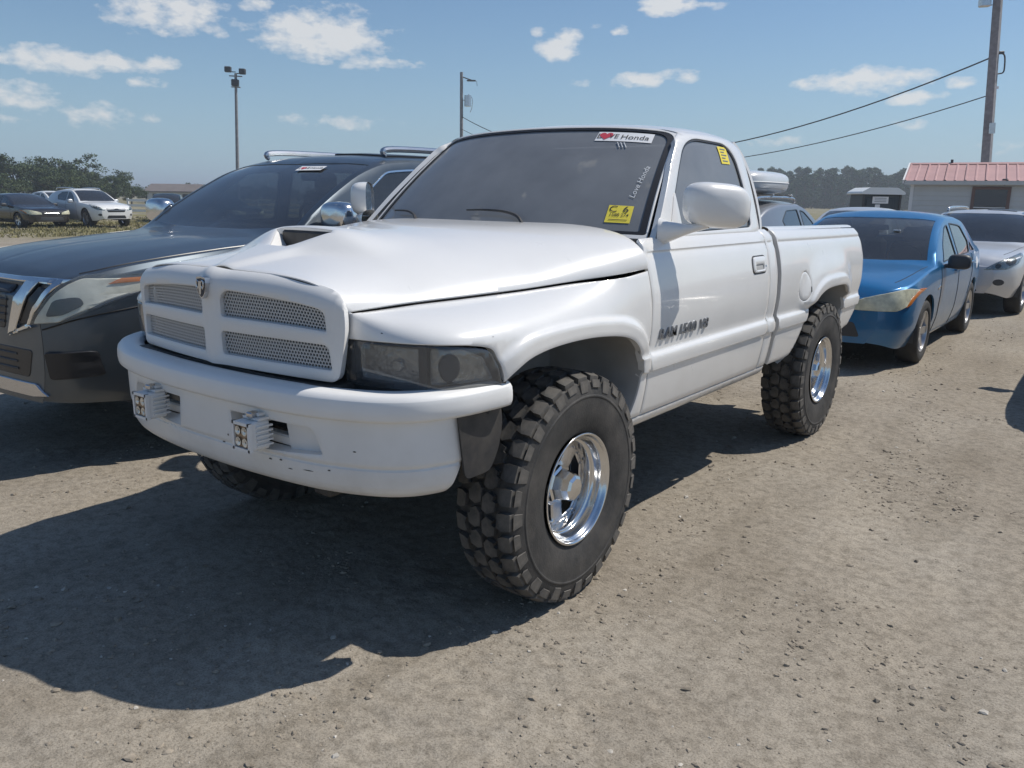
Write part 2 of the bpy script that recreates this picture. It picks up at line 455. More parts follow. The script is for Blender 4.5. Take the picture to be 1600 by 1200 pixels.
def panel_vf(S, outline, holes=(), d=0.03, rim=0.015, edge=0.0025, out=(1, 0, 0), us=(), vs=(), lift=0.0, bd=None, ring=0.006, extra=None):
    "trimmed piece of a surface with a rolled edge; returns verts, faces"
    bd = bd or d*0.6
    loops = [resample(np.asarray(outline, dtype=float), bd)]+[resample(np.asarray(h, dtype=float), bd) for h in holes]
    o = loops[0]
    lo, hi = o.min(0), o.max(0)
    gu = np.unique(np.concatenate([np.arange(lo[0], hi[0], d), np.asarray(us, dtype=float)])); gv = np.unique(np.concatenate([np.arange(lo[1], hi[1], d), np.asarray(vs, dtype=float)]))
    gu = gu[np.concatenate([[True], np.diff(gu) > 1e-4])]; gv = gv[np.concatenate([[True], np.diff(gv) > 1e-4])]
    G = np.stack(np.meshgrid(gu, gv, indexing='ij'), -1).reshape(-1, 2)
    m = inside(G, loops[0])
    for h in loops[1:]: m &= ~inside(G, h)
    G = G[m]
    dd = np.full(len(G), 1e9)
    for l in loops: dd = np.minimum(dd, dist_poly(G, l))
    G = G[dd > max(ring*1.6, bd*0.35)]
    if extra is not None:
        X = np.asarray(extra, dtype=float); k = inside(X, loops[0])
        for h in loops[1:]: k &= ~inside(X, h)
        X = X[k]; dx = np.full(len(X), 1e9)
        for l in loops: dx = np.minimum(dx, dist_poly(X, l))
        X = X[dx > ring*1.6]
        if len(X):
            dg = np.array([np.min(np.hypot(*(X-g).T)) for g in G]); G = np.concatenate([G[dg > .021], X])
    V = []; E = []; n = 0
    for l in loops:
        V += [Vector(p) for p in l]; E += [(n+i, n+(i+1) % len(l)) for i in range(len(l))]; n += len(l)
    nb = n
    if ring > 0:
        for li, l in enumerate(loops):      # a second row of points just inside each edge
            t = np.roll(l, -1, 0)-np.roll(l, 1, 0); t /= np.linalg.norm(t, axis=1)[:, None]+1e-12
            nn = np.stack([-t[:, 1], t[:, 0]], 1)
            area = 0.5*np.sum(l[:, 0]*np.roll(l[:, 1], -1)-np.roll(l[:, 0], -1)*l[:, 1])
            if (area > 0) != (li == 0): nn = -nn
            R = l+nn*ring
            k = inside(R, loops[0])
            for h in loops[1:]: k &= ~inside(R, h)
            dr = np.full(len(R), 1e9)
            for l2 in loops: dr = np.minimum(dr, dist_poly(R, l2))
            V += [Vector(p) for p in R[k & (dr > ring*0.75)]]
    V += [Vector(p) for p in G]
    vo, eo, fo, ov, oe, of = delaunay_2d_cdt(V, E, [], 0, 1e-6)
    Q = np.array([(p.x, p.y) for p in vo]); F = np.array([list(f) for f in fo if len(f) == 3])
    c = Q[F].mean(1); m = inside(c, loops[0])
    for h in loops[1:]: m &= ~inside(c, h)
    F = F[m]
    isb = np.zeros(len(Q), bool)
    for i, src in enumerate(ov):
        if any(k < nb for k in src): isb[i] = True
    P = S.ev(Q); N = S.nrm(Q)
    if (N.mean(0)@np.array(out)) < 0: N = -N
    fn = np.cross(P[F[:, 1]]-P[F[:, 0]], P[F[:, 2]]-P[F[:, 0]])
    if np.sum(fn*N[F[:, 0]]) < 0: F = F[:, ::-1]
    P = P+N*lift
    P = P-N*(isb[:, None]*edge)
    # rim
    cnt = {}
    for f in F:
        for a, b in ((f[0], f[1]), (f[1], f[2]), (f[2], f[0])):
            cnt[(a, b)] = cnt.get((a, b), 0)+1
    be = [(a, b) for (a, b) in cnt if (b, a) not in cnt]
    faces = [list(map(int, f)) for f in F]
    if rim > 0:
        used = sorted({a for e in be for a in e}); mp = {a: len(P)+i for i, a in enumerate(used)}
        R = P[used]-N[used]*rim
        P = np.concatenate([P, R])
        faces += [[int(b), int(a), mp[a], mp[b]] for a, b in be]
    k = sorted({i for f in faces for i in f}); mp = {a: i for i, a in enumerate(k)}
    return P[k], [[mp[i] for i in f] for f in faces]
def panel(name, S, outline, mat, parent, mirror=False, label=None, **kw):
    vf = panel_vf(S, outline, **kw)
    o = obj(name, vf, mat, parent, label=label, ang=40)
    if mirror: obj(name, mirx(vf), mat, parent, ang=40)
    return o
def text_vf(s, size, extrude=0.0, shear=0.0, spacing=1.0, offset=0.0):
    c = bpy.data.curves.new('t', 'FONT'); c.body = s; c.size = size; c.extrude = extrude; c.shear = shear; c.space_character = spacing; c.offset = offset
    c.align_x = 'CENTER'; c.align_y = 'CENTER'; c.resolution_u = 3
    o = bpy.data.objects.new('t', c); COL.objects.link(o)
    bpy.context.view_layer.update()
    me = bpy.data.meshes.new_from_object(o.evaluated_get(bpy.context.evaluated_depsgraph_get()))
    V = np.array([v.co[:] for v in me.vertices]) if len(me.vertices) else np.zeros((0, 3)); F = [list(p.vertices) for p in me.polygons]
    bpy.data.objects.remove(o); bpy.data.curves.remove(c); bpy.data.meshes.remove(me)
    return V, F
def place_flat(vf, o, ex, ey, ez=None):
    "map local x,y,z of flat geometry onto axes at origin o"
    ex = np.array(ex, dtype=float); ey = np.array(ey, dtype=float); ez = np.cross(ex, ey) if ez is None else np.array(ez, dtype=float)
    v = np.asarray(vf[0], dtype=float)
    return np.array(o)+v[:, :1]*ex+v[:, 1:2]*ey+v[:, 2:3]*ez, vf[1]
# ================================================================== the white pickup
truck = thing('pickup_truck', 'lifted white single cab pickup truck with mud tyres and hood scoop', 'pickup truck')
WP = 'white_paint'
_sz = [(.56,.90),(.585,.925),(.60,.94),(.63,.955),(.70,.972),(.80,.987),(.838,.991),(.846,1.004),(.88,1.007),(.908,1.003),(.918,.991),(.93,.987),(.97,.993),(1.05,.999),(1.15,.996),(1.26,.978),(1.330,.9545),(1.337,.9485),(1.343,.9485),(1.349,.9505),(1.385,.930),(1.40,.914),(1.41,.895)]
Xz = spl([a for a, b in _sz], [b for a, b in _sz])
FA = np.array([(.375,.60),(.40,.64),(.428,.70),(.447,.77),(.452,.84),(.43,.915),(.385,.968),(.32,1.008),(.21,1.035),(.02,1.052),(-.19,1.050),(-.345,1.03),(-.44,.985),(-.50,.93),(-.54,.86)])
RA = np.array([(2.30,.60),(2.40,.645),(2.475,.714),(2.552,.825),(2.60,.925),(2.66,.978),(2.76,1.015),(2.907,1.034),(3.188,1.036),(3.31,1.012),(3.375,.96),(3.408,.87),(3.416,.76),(3.40,.64)])
FAc = crv(FA, 5); RAc = crv(RA, 5)
def offset_arc(arc, ds):
    arc = np.asarray(arc); t = np.gradient(arc, axis=0); t /= np.linalg.norm(t, axis=1)[:, None]; n = np.stack([-t[:, 1], t[:, 0]], 1)
    c = np.array([arc[:, 0].mean(), arc[:, 1].min()]); n = np.where((((arc-c)*n).sum(1) < 0)[:, None], -n, n)
    return np.concatenate([arc+n*d for d in ds])
FEX = offset_arc(crv(FA, 8), (.02, .04, .054, .061, .068, .075, .083, .095)); REX = offset_arc(crv(RA, 8), (.02, .038, .051, .058, .066, .074, .082, .095))
FEX = FEX[FEX[:, 1] > .93]; REX = REX[REX[:, 1] > .93]

# --- doors, cab corners and bed share one side surface (u = y, v = z)
def side_surface():
    u = np.arange(.40, 4.02, .02); v = np.concatenate([np.arange(.56, .83, .01), np.arange(.83, .94, .003), np.arange(.94, 1.32, .01), np.arange(1.32, 1.412, .0025)])
    Y, Z = np.meshgrid(u, v, indexing='ij')
    X = Xz(Z)
    X = X-.012*sstep(2.1, 3.0, Y)-.030*sstep(3.0, 3.95, Y)
    d = dist_poly(np.stack([Y.ravel(), Z.ravel()], 1), RAc, closed=False).reshape(Y.shape)
    up = sstep(.90, .97, Z)
    X = X+up*.016*(1-sstep(.052, .080, d))+up*.030*(1-sstep(.06, .25, d))*(Y > 2.2)
    Zr = Z-.011*np.maximum(0, Y-2.0)
    return Surf(u, v, np.stack([X, Y, Zr], -1))
SIDE = side_surface()
VL = [.8385,.842,.846,.90,.908,.913,.918,.922,.93,1.33,1.337,1.340,1.343,1.349]
G = .003
# door
door_out = [(.513,.645),(1.862,.640),(1.868,.80),(1.870,1.402),(.62,1.402),(.507,1.400),(.495,1.33),(.498,1.27),(.505,1.20),(.513,1.12)]
handle_hole = rpoly([(1.625,1.19),(1.805,1.19),(1.805,1.272),(1.625,1.272)], .03)
door_l = panel('door', SIDE, door_out, WP, truck, d=.035, vs=VL)
vf = panel_vf(SIDE, handle_hole, holes=[rpoly([(1.655,1.203),(1.772,1.203),(1.772,1.232),(1.655,1.232)], .012)], d=.02, rim=.014, edge=.004, lift=.010)
obj('door_handle', vf, WP, door_l)
vf = panel_vf(SIDE, rpoly([(1.65,1.198),(1.777,1.198),(1.777,1.237),(1.65,1.237)], .01), d=.02, rim=.002, lift=.0015)
obj('handle_recess', vf, 'inner_body', door_l)
vf = panel_vf(SIDE, rpoly([(1.618,1.183),(1.812,1.183),(1.812,1.279),(1.618,1.279)], .034), d=.02, rim=.002, edge=0, lift=.0012)
obj('handle_gasket', vf, 'black_plastic', door_l)
vf = panel_vf(SIDE, [(1.788+.006*math.cos(a), 1.22+.006*math.sin(a)) for a in np.linspace(0, 6.28, 10, endpoint=False)], d=.01, rim=.006, edge=0, lift=.012, ring=0)
obj('key_lock', vf, 'dull_chrome', door_l)
door_r = obj('door', mirx(panel_vf(SIDE, door_out, d=.06, vs=VL)), WP, truck)
# rocker and cab corner
panel('rocker_panel', SIDE, [(.40,.59),(1.985,.587),(1.985,.636),(.40,.639)], WP, truck, mirror=True, d=.04)
corner_out = [(1.874,.643),(1.985,.643),(1.988,.83),(1.988,1.41),(1.874,1.41)]
panel('cab_corner', SIDE, corner_out, WP, truck, mirror=True, d=.035, vs=VL)
# badge
SXB = Xz(.99)+.004
yy = .572
for ch, adv in (('R',.054),('A',.056),('M',.064),(' ',.020),('1',.040),('5',.046),('0',.048),('0',.048),(' ',.026),('V',.050),('8',.05)):
    if ch != ' ':
        big_ = ch in 'V8' and yy > .9
        bv = place_flat(text_vf(ch, .086, extrude=.003, offset=.0015, shear=.2 if big_ else .06), (SXB, yy+adv/2, .993), (0, .92, 0), (0, 0, .74), (1, 0, 0))
        obj('badge_letter', bv, 'badge', truck, smooth=False)
    yy += adv
# --- bed
ib = [p for p in RAc if p[1] > .60]
bed_out = [(2.045,.636),(2.33,.636)]+[tuple(p) for p in RAc if p[1] > .64 and p[1] < 1.2]+[(3.47,.665),(3.72,.70),(3.83,.80),(3.872,.90),(3.895,1.02),(3.902,1.20),(3.885,1.33),(3.845,1.40),(2.05,1.408)]
fuel = [(2.465+.093*math.cos(a), 1.067+.090*math.sin(a)) for a in np.linspace(0, 2*math.pi, 28, endpoint=False)]
fuel2 = [(2.465+.089*math.cos(a), 1.067+.086*math.sin(a)) for a in np.linspace(0, 2*math.pi, 28, endpoint=False)]
panel('bed_side', SIDE, bed_out, WP, truck, holes=[fuel], d=.028, vs=VL, rim=.02, extra=REX)
obj('bed_side', mirx(panel_vf(SIDE, bed_out, d=.06, vs=VL)), WP, truck)
panel('fuel_door', SIDE, fuel2, WP, truck, d=.03, rim=.008)
panel('fuel_door_latch', SIDE, [(2.535,1.025),(2.552,1.03),(2.552,1.06),(2.54,1.06)], 'black_plastic', truck, d=.02, rim=.004, lift=.003, ring=0)
# rails: cap that rolls over the top edge, then the inner wall
def rail():
    out = []
    ys = np.arange(2.05, 3.88, .06)
    prof = [(0,-.004),(-.010,.006),(-.030,.012),(-.060,.012),(-.075,.006),(-.080,-.02),(-.080,-.40)]
    V = []; F = []
    for y in ys:
        e = SIDE.ev([[y, 1.408]])[0]
        for o, z in prof: V.append((e[0]+o, y, e[2]+z))
    n = len(prof)
    for i in range(len(ys)-1):
        for j in range(n-1): F.append([i*n+j, (i+1)*n+j, (i+1)*n+j+1, i*n+j+1])
    return np.array(V), F
rv = rail()
obj('bed_rail', rv, WP, truck); obj('bed_rail', mirx(rv), WP, truck)
obj('bed_floor', box((0, 2.96, .94), (1.62, 1.82, .03)), 'inner_body', truck, smooth=False)
obj('bed_front_wall', box((0, 2.075, 1.15), (1.62, .03, .46), .01), WP, truck)
obj('tailgate', box((0, 3.84, 1.07), (1.60, .06, .60), .015), WP, truck)
for s in (-1, 1): obj('tail_light', box((s*.86, 3.845, 1.13), (.10, .05, .36), .015), 'tail_red' if 'tail_red' in MATS else principled('tail_red', (.30,.01,.01), .2), truck)

# --- front fender (u = distance round the plan curve, v = height then roll-over)
plan = crv([(.988,-.10),(.985,-.30),(.976,-.45),(.956,-.575),(.915,-.67),(.84,-.735),(.72,-.775),(.545,-.80)], 10)
plan = plan[10:]
ps = np.concatenate([[0], np.cumsum(np.linalg.norm(np.diff(plan, axis=0), axis=1))])
T0 = -.30-ps[-1]
def plan_at(t):
    t = np.asarray(t, dtype=float)
    s = np.clip(-.30-t, 0, ps[-1])
    x = np.where(t >= -.30, .985+.015*sstep(-.30, .45, t), np.interp(s, ps, plan[:, 0])); y = np.where(t >= -.30, t, np.interp(s, ps, plan[:, 1]))
    return x, y
_sm = np.array([(-.80,.585,1.185),(-.665,.614,1.193),(-.547,.65,1.202),(-.422,.69,1.208),(-.15,.775,1.222),(.12,.865,1.242),(.32,.93,1.256),(.48,.972,1.272),(.53,.977,1.275)])
seam_x = spl(_sm[:, 0], _sm[:, 1]); seam_z = spl(_sm[:, 0], _sm[:, 2])
t2seam = spl([T0, T0+.16, -.80, -.65, -.5, -.3, 0, .2, .52], [-.795, -.74, -.65, -.56, -.45, -.285, 0, .2, .52])
VB = 1.10; VT = 1.35
def fender_surface():
    u = np.concatenate([np.arange(T0, -.3, .012), np.arange(-.3, .54, .02)]); v = np.concatenate([np.arange(.56, .83, .01), np.arange(.83, .94, .003), np.arange(.94, 1.352, .008)])
    T, Vv = np.meshgrid(u, v, indexing='ij')
    cx, cy = plan_at(T)
    e = .004; ax, ay = plan_at(T-e); bx, by = plan_at(T+e)
    tx, ty = bx-ax, by-ay; L = np.hypot(tx, ty); nx, ny = ty/L, -tx/L
    sg = np.sign(nx+1e-9*1); nx, ny = np.where(nx < -.2, -nx, nx), np.where(nx < -.2, -ny, ny)
    zl = np.minimum(Vv, VB)
    off = Xz(zl)-1.0
    bandfade = sstep(-.05, -.45, -0*T) if False else 1.0
    d = dist_poly(np.stack([T.ravel(), Vv.ravel()], 1), FAc, closed=False).reshape(T.shape)
    up = sstep(.88, .95, Vv)*sstep(-.56, -.40, T)
    off = off+up*.020*(1-sstep(.055, .084, d))
    lx, ly = cx+nx*off, cy+ny*off
    w = np.clip((Vv-VB)/(VT-VB), 0, 1)
    A = math.radians(80)
    a = (1-np.cos(w*A))/(1-math.cos(A)); b = np.sin(w*A)/math.sin(A)
    ys = t2seam(T); sx, sz = seam_x(ys), seam_z(ys)
    ux = (1-a)*lx+a*sx; uy = (1-a)*ly+a*ys; uz = VB+(sz-VB)*b
    k = sstep(.05, .50, T)
    zlin = VB+(sz-VB)*w
    rx = Xz(zlin)+(cx-1.0); ux = (1-k)*ux+k*rx; uz = (1-k)*uz+k*zlin; uy = (1-k)*uy+k*T
    P = np.stack([np.where(Vv <= VB, lx, ux), np.where(Vv <= VB, ly, uy), np.where(Vv <= VB, Vv, uz)], -1)
    return Surf(u, v, P)
FEN = fender_surface()
TL = -.30-np.interp(-.478, -plan[::-1, 1][::-1]*-1, ps) if False else None
def t_of_y(y): return -.30-np.interp(-y, -plan[:, 1], ps)
tL = t_of_y(-.485); tC = t_of_y(-.60)
ledge = crv([(tL+.010,.958),(tL+.002,.990),(tL-.022,1.045),(tL-.055,1.080),(tC-.04,1.098),(tC-.16,1.106),(tC-.30,1.105)], 5)
lamp = [(T0+.008,.946),(tL+.004,.950)]+[(p[0]-.004, p[1]-.003) for p in ledge]+[(T0+.008,1.097)]
fo = [(T0+.004, VT-.004), (.492, VT-.004), (.497,1.27),(.499,1.20),(.507,1.12),(.507,.645),(.395,.645)]
fo += [tuple(p) for p in FAc if p[1] > .65 and p[0] > -.445]
fo += [(p[0]+.003, p[1]+.003) for p in ledge]+[(T0+.004,1.102)]
panel('front_fender', FEN, fo, WP, truck, mirror=True, d=.024, vs=VL[:9], rim=.03, extra=FEX)
# chips in the paint
for (t, v, r) in [(t_of_y(-.775)+.0, 1.165, .0035), (-.52, 1.13, .002)]:
    panel('paint_chip', FEN, [(t+r*math.cos(a)*1.2, v+r*math.sin(a)) for a in np.linspace(0, 6.28, 8, endpoint=False)], 'black_plastic', truck, d=.01, rim=0, edge=0, lift=.0006, ring=0)
# headlights
def headlight(mir):
    f = (lambda q: mirx(q)) if mir else (lambda q: q)
    h = obj('headlight', f(panel_vf(FEN, lamp, d=.03, rim=.012, edge=.004, lift=-.002)), 'smoked_lens', truck, label='smoked headlight lens with divided reflector')
    tD = t_of_y(-.735)+.005
    obj('reflector', f(panel_vf(FEN, rpoly([(T0+.05,.962),(tD-.02,.962),(tD-.02,1.085),(T0+.05,1.085)], .012), d=.02, rim=0, edge=-.012, lift=-.055)), 'reflector', h)
    obj('reflector', f(panel_vf(FEN, rpoly([(tD+.025,.962),(tL-.015,.966),(tL-.055,1.05),(tC-.02,1.082),(tD+.025,1.088)], .012), d=.02, rim=0, edge=-.012, lift=-.045)), 'reflector', h)
    obj('housing', f(panel_vf(FEN, [(T0+.006,.944),(tL+.004,.95),(tL-.032,1.048),(tC-.02,1.10),(T0+.006,1.10)], d=.03, rim=0, edge=0, lift=-.064)), 'black_plastic', h)
    obj('divider', f(panel_vf(FEN, [(tD-.012,.950),(tD+.016,.950),(tD+.016,1.10),(tD-.012,1.10)], d=.02, rim=.04, edge=.002, lift=-.008)), 'black_plastic', h)
    tb = T0+.20
    obj('bulb', f(panel_vf(FEN, [(tb+.024*math.cos(a), 1.02+.024*math.sin(a)) for a in np.linspace(0, 6.28, 14, endpoint=False)], d=.02, rim=.02, edge=.006, lift=-.04)), 'reflector', h)
    tb = tD+.10
    obj('bulb', f(panel_vf(FEN, [(tb+.045*math.cos(a), 1.02+.05*math.sin(a)) for a in np.linspace(0, 6.28, 18, endpoint=False)], d=.02, rim=.02, edge=.006, lift=-.035)), 'interior_grey', h)
    return h
headlight(False); headlight(True)
# dark seal under the lamps, behind the bumper top
def seal():
    vf = panel_vf(FEN, [(T0+.0,.90),(t_of_y(-.46),.90),(t_of_y(-.46),.965),(tL+.02,.958),(T0+.0,.948)], d=.03, rim=0, edge=0, lift=-.010)
    return vf
obj('lamp_seal', seal(), 'black_plastic', truck); obj('lamp_seal', mirx(seal()), 'black_plastic', truck)

# --- hood (u = y, v = arc fraction -1..1)
zc = spl([-.88,-.84,-.70,-.60,-.48,-.2,.2,.5,.68],[1.298,1.306,1.334,1.356,1.390,1.428,1.444,1.446,1.449])
hp = spl([-.88,-.78,-.5,-.1,.25,.6],[4.2,3.0,2.1,2.1,2.9,4.6]); hq = spl([-.88,-.78,-.5,-.1,.25,.6],[3.2,2.2,1.45,1.5,2.1,3.2])
b_a = spl([-.86,-.74,-.62,-.48,0,.5],[.010,.070,.110,.150,.18,.22]); b_h = spl([-.86,-.74,-.62,-.55,-.48,-.30,-.08,.6],[.010,.018,.020,.033,.046,.014,.0,.0])
def bulge(x, y):
    w = .06+.24*sstep(-.66, -.46, y)
    return b_h(y)*(1-sstep(0, 1, (np.abs(x)-b_a(y))/w))
def hood_surface():
    u = np.arange(-.88, .69, .01); v = np.linspace(-1, 1, 241); P = np.zeros((len(u), len(v), 3))
    th = np.linspace(0, math.pi/2, 400)
    for i, y in enumerate(u):
        ys = min(y, .53)
        xs, zs = float(seam_x(max(ys, -.80))), float(seam_z(max(ys, -.80)))
        p, q = float(hp(y)), float(hq(y)); c = float(zc(y))
        x = xs*np.sin(th)**(2/p); z = zs+(c-zs)*np.cos(th)**(2/q)
        s = np.concatenate([[0], np.cumsum(np.hypot(np.diff(x), np.diff(z)))]); s /= s[-1]
        X = np.interp(np.abs(v), s, x)*np.sign(v); Z = np.interp(np.abs(v), s, z)
        P[i] = np.stack([X, np.full_like(X, y), Z+bulge(X, np.full_like(X, y))], 1)
    return Surf(u, v, P)
HOOD = hood_surface()
def hood_front(v): return -.858+.056*abs(v)**5
hv = np.linspace(-.994, .994, 60)
hood_out = [(hood_front(v), v) for v in hv]+[(.495, .994), (.497, .90)]
hood_out += [(.50+.165*(1-(x/.92)**2), float(HOOD.inv([.50+.165*(1-(x/.92)**2)], [x], 0)[0])) for x in np.linspace(.90, -.90, 40)]+[(.497, -.90), (.495, -.994)]
scoop_xy = [(-.615, .052), (-.495, .165), (-.478, .150), (-.478, -.150), (-.495, -.165), (-.615, -.052)]
scoop_hole = [(y, float(HOOD.inv([y], [x], 0)[0])) for y, x in resample(np.array(scoop_xy), .02)]
hood = panel('hood', HOOD, hood_out, WP, truck, holes=[scoop_hole], d=.022, out=(0, 0, 1), rim=.022)
def scoop_duct():
    p = resample(np.array(scoop_xy), .02); top = np.array([HOOD.ev([[y, float(HOOD.inv([y], [x], 0)[0])]])[0] for y, x in p])
    V = list(top-[0, 0, .004]); n = len(top)
    for t in top:
        k = (t[1]+.62)/.14      # 0 at the front, 1 at the back
        V.append((t[0]*.86, t[1]+.012+.06*k, 1.352-.012*(1-k)))
    for t in top:
        k = (t[1]+.62)/.14
        V.append((t[0]*.6, -.50+.10*k, 1.335))
    F = [[i, (i+1) % n, n+(i+1) % n, n+i] for i in range(n)]+[[n+i, n+(i+1) % n, 2*n+(i+1) % n, 2*n+i] for i in range(n)]+[list(range(2*n, 3*n))]
    return np.array(V), F
sv = scoop_duct()
obj('scoop_duct', sv, 'white_plastic', hood)
obj('scoop_mouth', box((0, -.435, 1.385), (.30, .10, .075), .01), 'black_plastic', hood)  # solid black block stands in for the shade inside the scoop

# --- grille shell (u = x, v = height along the face, rolling back at the top)
def shell_surface():
    u = np.linspace(-.64, .64, 161); v = np.concatenate([np.arange(.93, 1.22, .01), np.arange(1.22, 1.345, .004)])
    X, S = np.meshgrid(u, v, indexing='ij'); a = np.abs(X)/.6
    y = -.918+.062*a**1.5+.55*np.maximum(0, np.abs(X)-.52)**2*4
    ang = np.clip((S-1.235)/.078, 0, 1.45)
    z = np.where(S < 1.235, S, 1.235+.072*np.sin(ang)); y = y+.062*(1-np.cos(ang))+.028*(1.235-np.minimum(S, 1.235))*0.6
    z = z-.040*np.clip(a, 0, 1.1)**3.6*sstep(1.05, 1.30, S)-.0045*sstep(1.22, 1.30, S)
    hump = np.exp(-(X/.050)**2)*sstep(1.17, 1.25, S)
    y = y-.014*hump; z = z+.010*hump*sstep(1.25, 1.3, S)
    y = y-.010*np.exp(-(X/.04)**2)
    return Surf(u, v, np.stack([X, y, z], -1))
SHELL = shell_surface()
def gwin(s):
    a = [(.055,1.137),(.548,1.137),(.543,1.218),(.085,1.232),(.056,1.205)]; b = [(.052,1.003),(.562,1.003),(.553,1.087),(.050,1.087)]
    A = rpoly(a, [.015,.008,.03,.03,.03]); B = rpoly(b, [.015,.008,.025,.015])
    return [np.stack([s*A[:, 0], A[:, 1]], 1), np.stack([s*B[:, 0], B[:, 1]], 1)]
wins = gwin(1)+gwin(-1)
shell_out = rpoly([(-.582,.964),(.582,.964),(.600,1.05),(.612,1.16),(.606,1.325),(.3,1.336),(0,1.338),(-.3,1.336),(-.606,1.325),(-.612,1.16),(-.600,1.05)], [.03,.03,.05,.1,.085,.1,.1,.1,.085,.1,.05], 7)
grille = panel('grille_surround', SHELL, shell_out, 'white_plastic', truck, holes=wins, d=.022, out=(0, -1, 0), rim=.035, edge=.004)
def lattice(win, pitch=.0135):
    "punched sheet: hexagonal cells with open centres, laid on the shell just behind the opening"
    win = np.asarray(win); lo, hi = win.min(0)-.006, win.max(0)+.006
    V = []; F = []; dx = pitch; dz = pitch*math.sqrt(3)/2; r = pitch/math.sqrt(3)
    j = 0; z = lo[1]
    while z < hi[1]+dz:
        x = lo[0]+(dx/2 if j % 2 else 0)
        while x < hi[0]+dx:
            n = len(V)
            for k in range(6):
                a = math.pi/6+k*math.pi/3; V.append((x+r*math.cos(a), z+r*math.sin(a)))
            for k in range(6):
                a = math.pi/6+k*math.pi/3; V.append((x+r*.66*math.cos(a), z+r*.66*math.sin(a)))
            for k in range(6): F.append([n+k, n+(k+1) % 6, n+6+(k+1) % 6, n+6+k])
            x += dx
        z += dz; j += 1
    V = np.array(V); c = np.array([V[f].mean(0) for f in F]); big = dist_poly(c, win); keep = inside(c, win) | (big < .008)
    F = [f for f, k in zip(F, keep) if k]
    used = sorted({i for f in F for i in f}); mp = {a: i for i, a in enumerate(used)}; V = V[used]; F = [[mp[i] for i in f] for f in F]
    P = SHELL.ev(V); N = SHELL.nrm(V); N[N[:, 1] > 0] *= -1
    front = P-N*.020; back = P-N*.023; n = len(P)
    return np.concatenate([front, back]), F+[[i+n for i in reversed(f)] for f in F]
for w in wins:
    o = obj('grille_mesh', lattice(w), 'mesh_metal', grille, smooth=False, label='pale punched metal mesh')
    vf = panel_vf(SHELL, resample(np.asarray(w), .02), d=.05, rim=0, edge=0, lift=-.075, out=(0, -1, 0), ring=0)
    obj('mesh_backing', vf, 'grille_back', grille)
hs_v = np.linspace(-.97, .97, 60); hs_p = HOOD.ev([(hood_front(v), v) for v in hs_v])
hs_n = HOOD.nrm([(hood_front(v)+.01, v) for v in hs_v]); hs_n = np.where(hs_n[:, 2:3] < 0, -hs_n, hs_n)
hs_a = hs_p-hs_n*.0065+[0, -.0016, 0]; hs_b = hs_p-hs_n*.040+[0, -.0016, 0]
obj('hood_gap_shade', (np.concatenate([hs_a, hs_b]), [[k, k+1, 61+k, 60+k] for k in range(59)]), 'black_trim', truck)  # black strip paints the shade in the gap under the hood edge
# emblem: shield with a ram's head in relief
sh = [(-.026,.030),(0,.034),(.026,.030),(.029,.012),(.024,-.018),(.012,-.036),(0,-.044),(-.012,-.036),(-.024,-.018),(-.029,.012)]
ey0 = -.944
def em(poly, a, b): return prism([(p[0], p[1]+1.242) for p in poly], 'y', a, b)
obj('emblem', em(sh, ey0-.004, ey0+.03), 'dull_chrome', grille, smooth=False, label='small chrome shield emblem with a ram head')
obj('emblem_field', em([(p[0]*.82, p[1]*.84-.001) for p in sh], ey0-.0055, ey0), 'badge_dark', grille, smooth=False)
obj('emblem_head', em([(-.008,.018),(.008,.018),(.009,.0),(.005,-.026),(0,-.030),(-.005,-.026),(-.009,.0)], ey0-.009, ey0), 'dull_chrome', grille, smooth=False)
for s in (-1, 1):
    horn = crv([(s*.006,.014),(s*.017,.020),(s*.020,.006),(s*.015,-.008),(s*.011,.0)], 5)
    obj('emblem_horn', tube([(p[0], ey0-.007, p[1]+1.242) for p in horn], .0032, 6), 'dull_chrome', grille)
obj('grille_gap', box((0, -.82, .925), (1.16, .14, .06)), 'black_plastic', truck, smooth=False)  # black filler block standing in for the shade between grille and bumper
obj('radiator_support', box((0, -.74, 1.06), (1.06, .04, .30)), 'black_plastic', truck, smooth=False)

# --- bumper (u = distance along the plan curve from the centre, v = distance down the profile)
bp = crv([(-.983,-.43),(-.975,-.52),(-.945,-.66),(-.875,-.79),(-.75,-.885),(-.55,-.958),(-.28,-.995),(0,-1.006),(.28,-.995),(.55,-.958),(.75,-.885),(.875,-.79),(.945,-.66),(.975,-.52),(.983,-.43)], 14)
bs = np.concatenate([[0], np.cumsum(np.linalg.norm(np.diff(bp, axis=0), axis=1))]); bs -= bs[-1]/2
def sweep_surface(prof):
    prof = np.asarray(prof, dtype=float); prof = crv(prof, 6)
    vv = np.concatenate([[0], np.cumsum(np.linalg.norm(np.diff(prof, axis=0), axis=1))])
    k = np.concatenate([[True], np.diff(vv) > 1e-6]); prof = prof[k]; vv = vv[k]
    u = np.linspace(bs[0], bs[-1], 220); cx = np.interp(u, bs, bp[:, 0]); cy = np.interp(u, bs, bp[:, 1])
    tx, ty = np.gradient(cx), np.gradient(cy); L = np.hypot(tx, ty); nx, ny = ty/L, -tx/L
    X = cx[:, None]+nx[:, None]*prof[:, 0]; Y = cy[:, None]+ny[:, None]*prof[:, 0]; Z = np.tile(prof[:, 1], (len(u), 1))
    Z = Z+(.010*sstep(.75, 1.3, np.abs(u)))[:, None]
    return Surf(u, vv, np.stack([X, Y, Z], -1)), prof, vv
BUM, bprof, bv_ = sweep_surface([(-.112,.925),(-.105,.943),(-.085,.953),(-.05,.955),(-.018,.948),(-.004,.934),(0,.915),(0,.885),(-.007,.868),(-.028,.860),(-.060,.860)])
U1 = bs[-1]
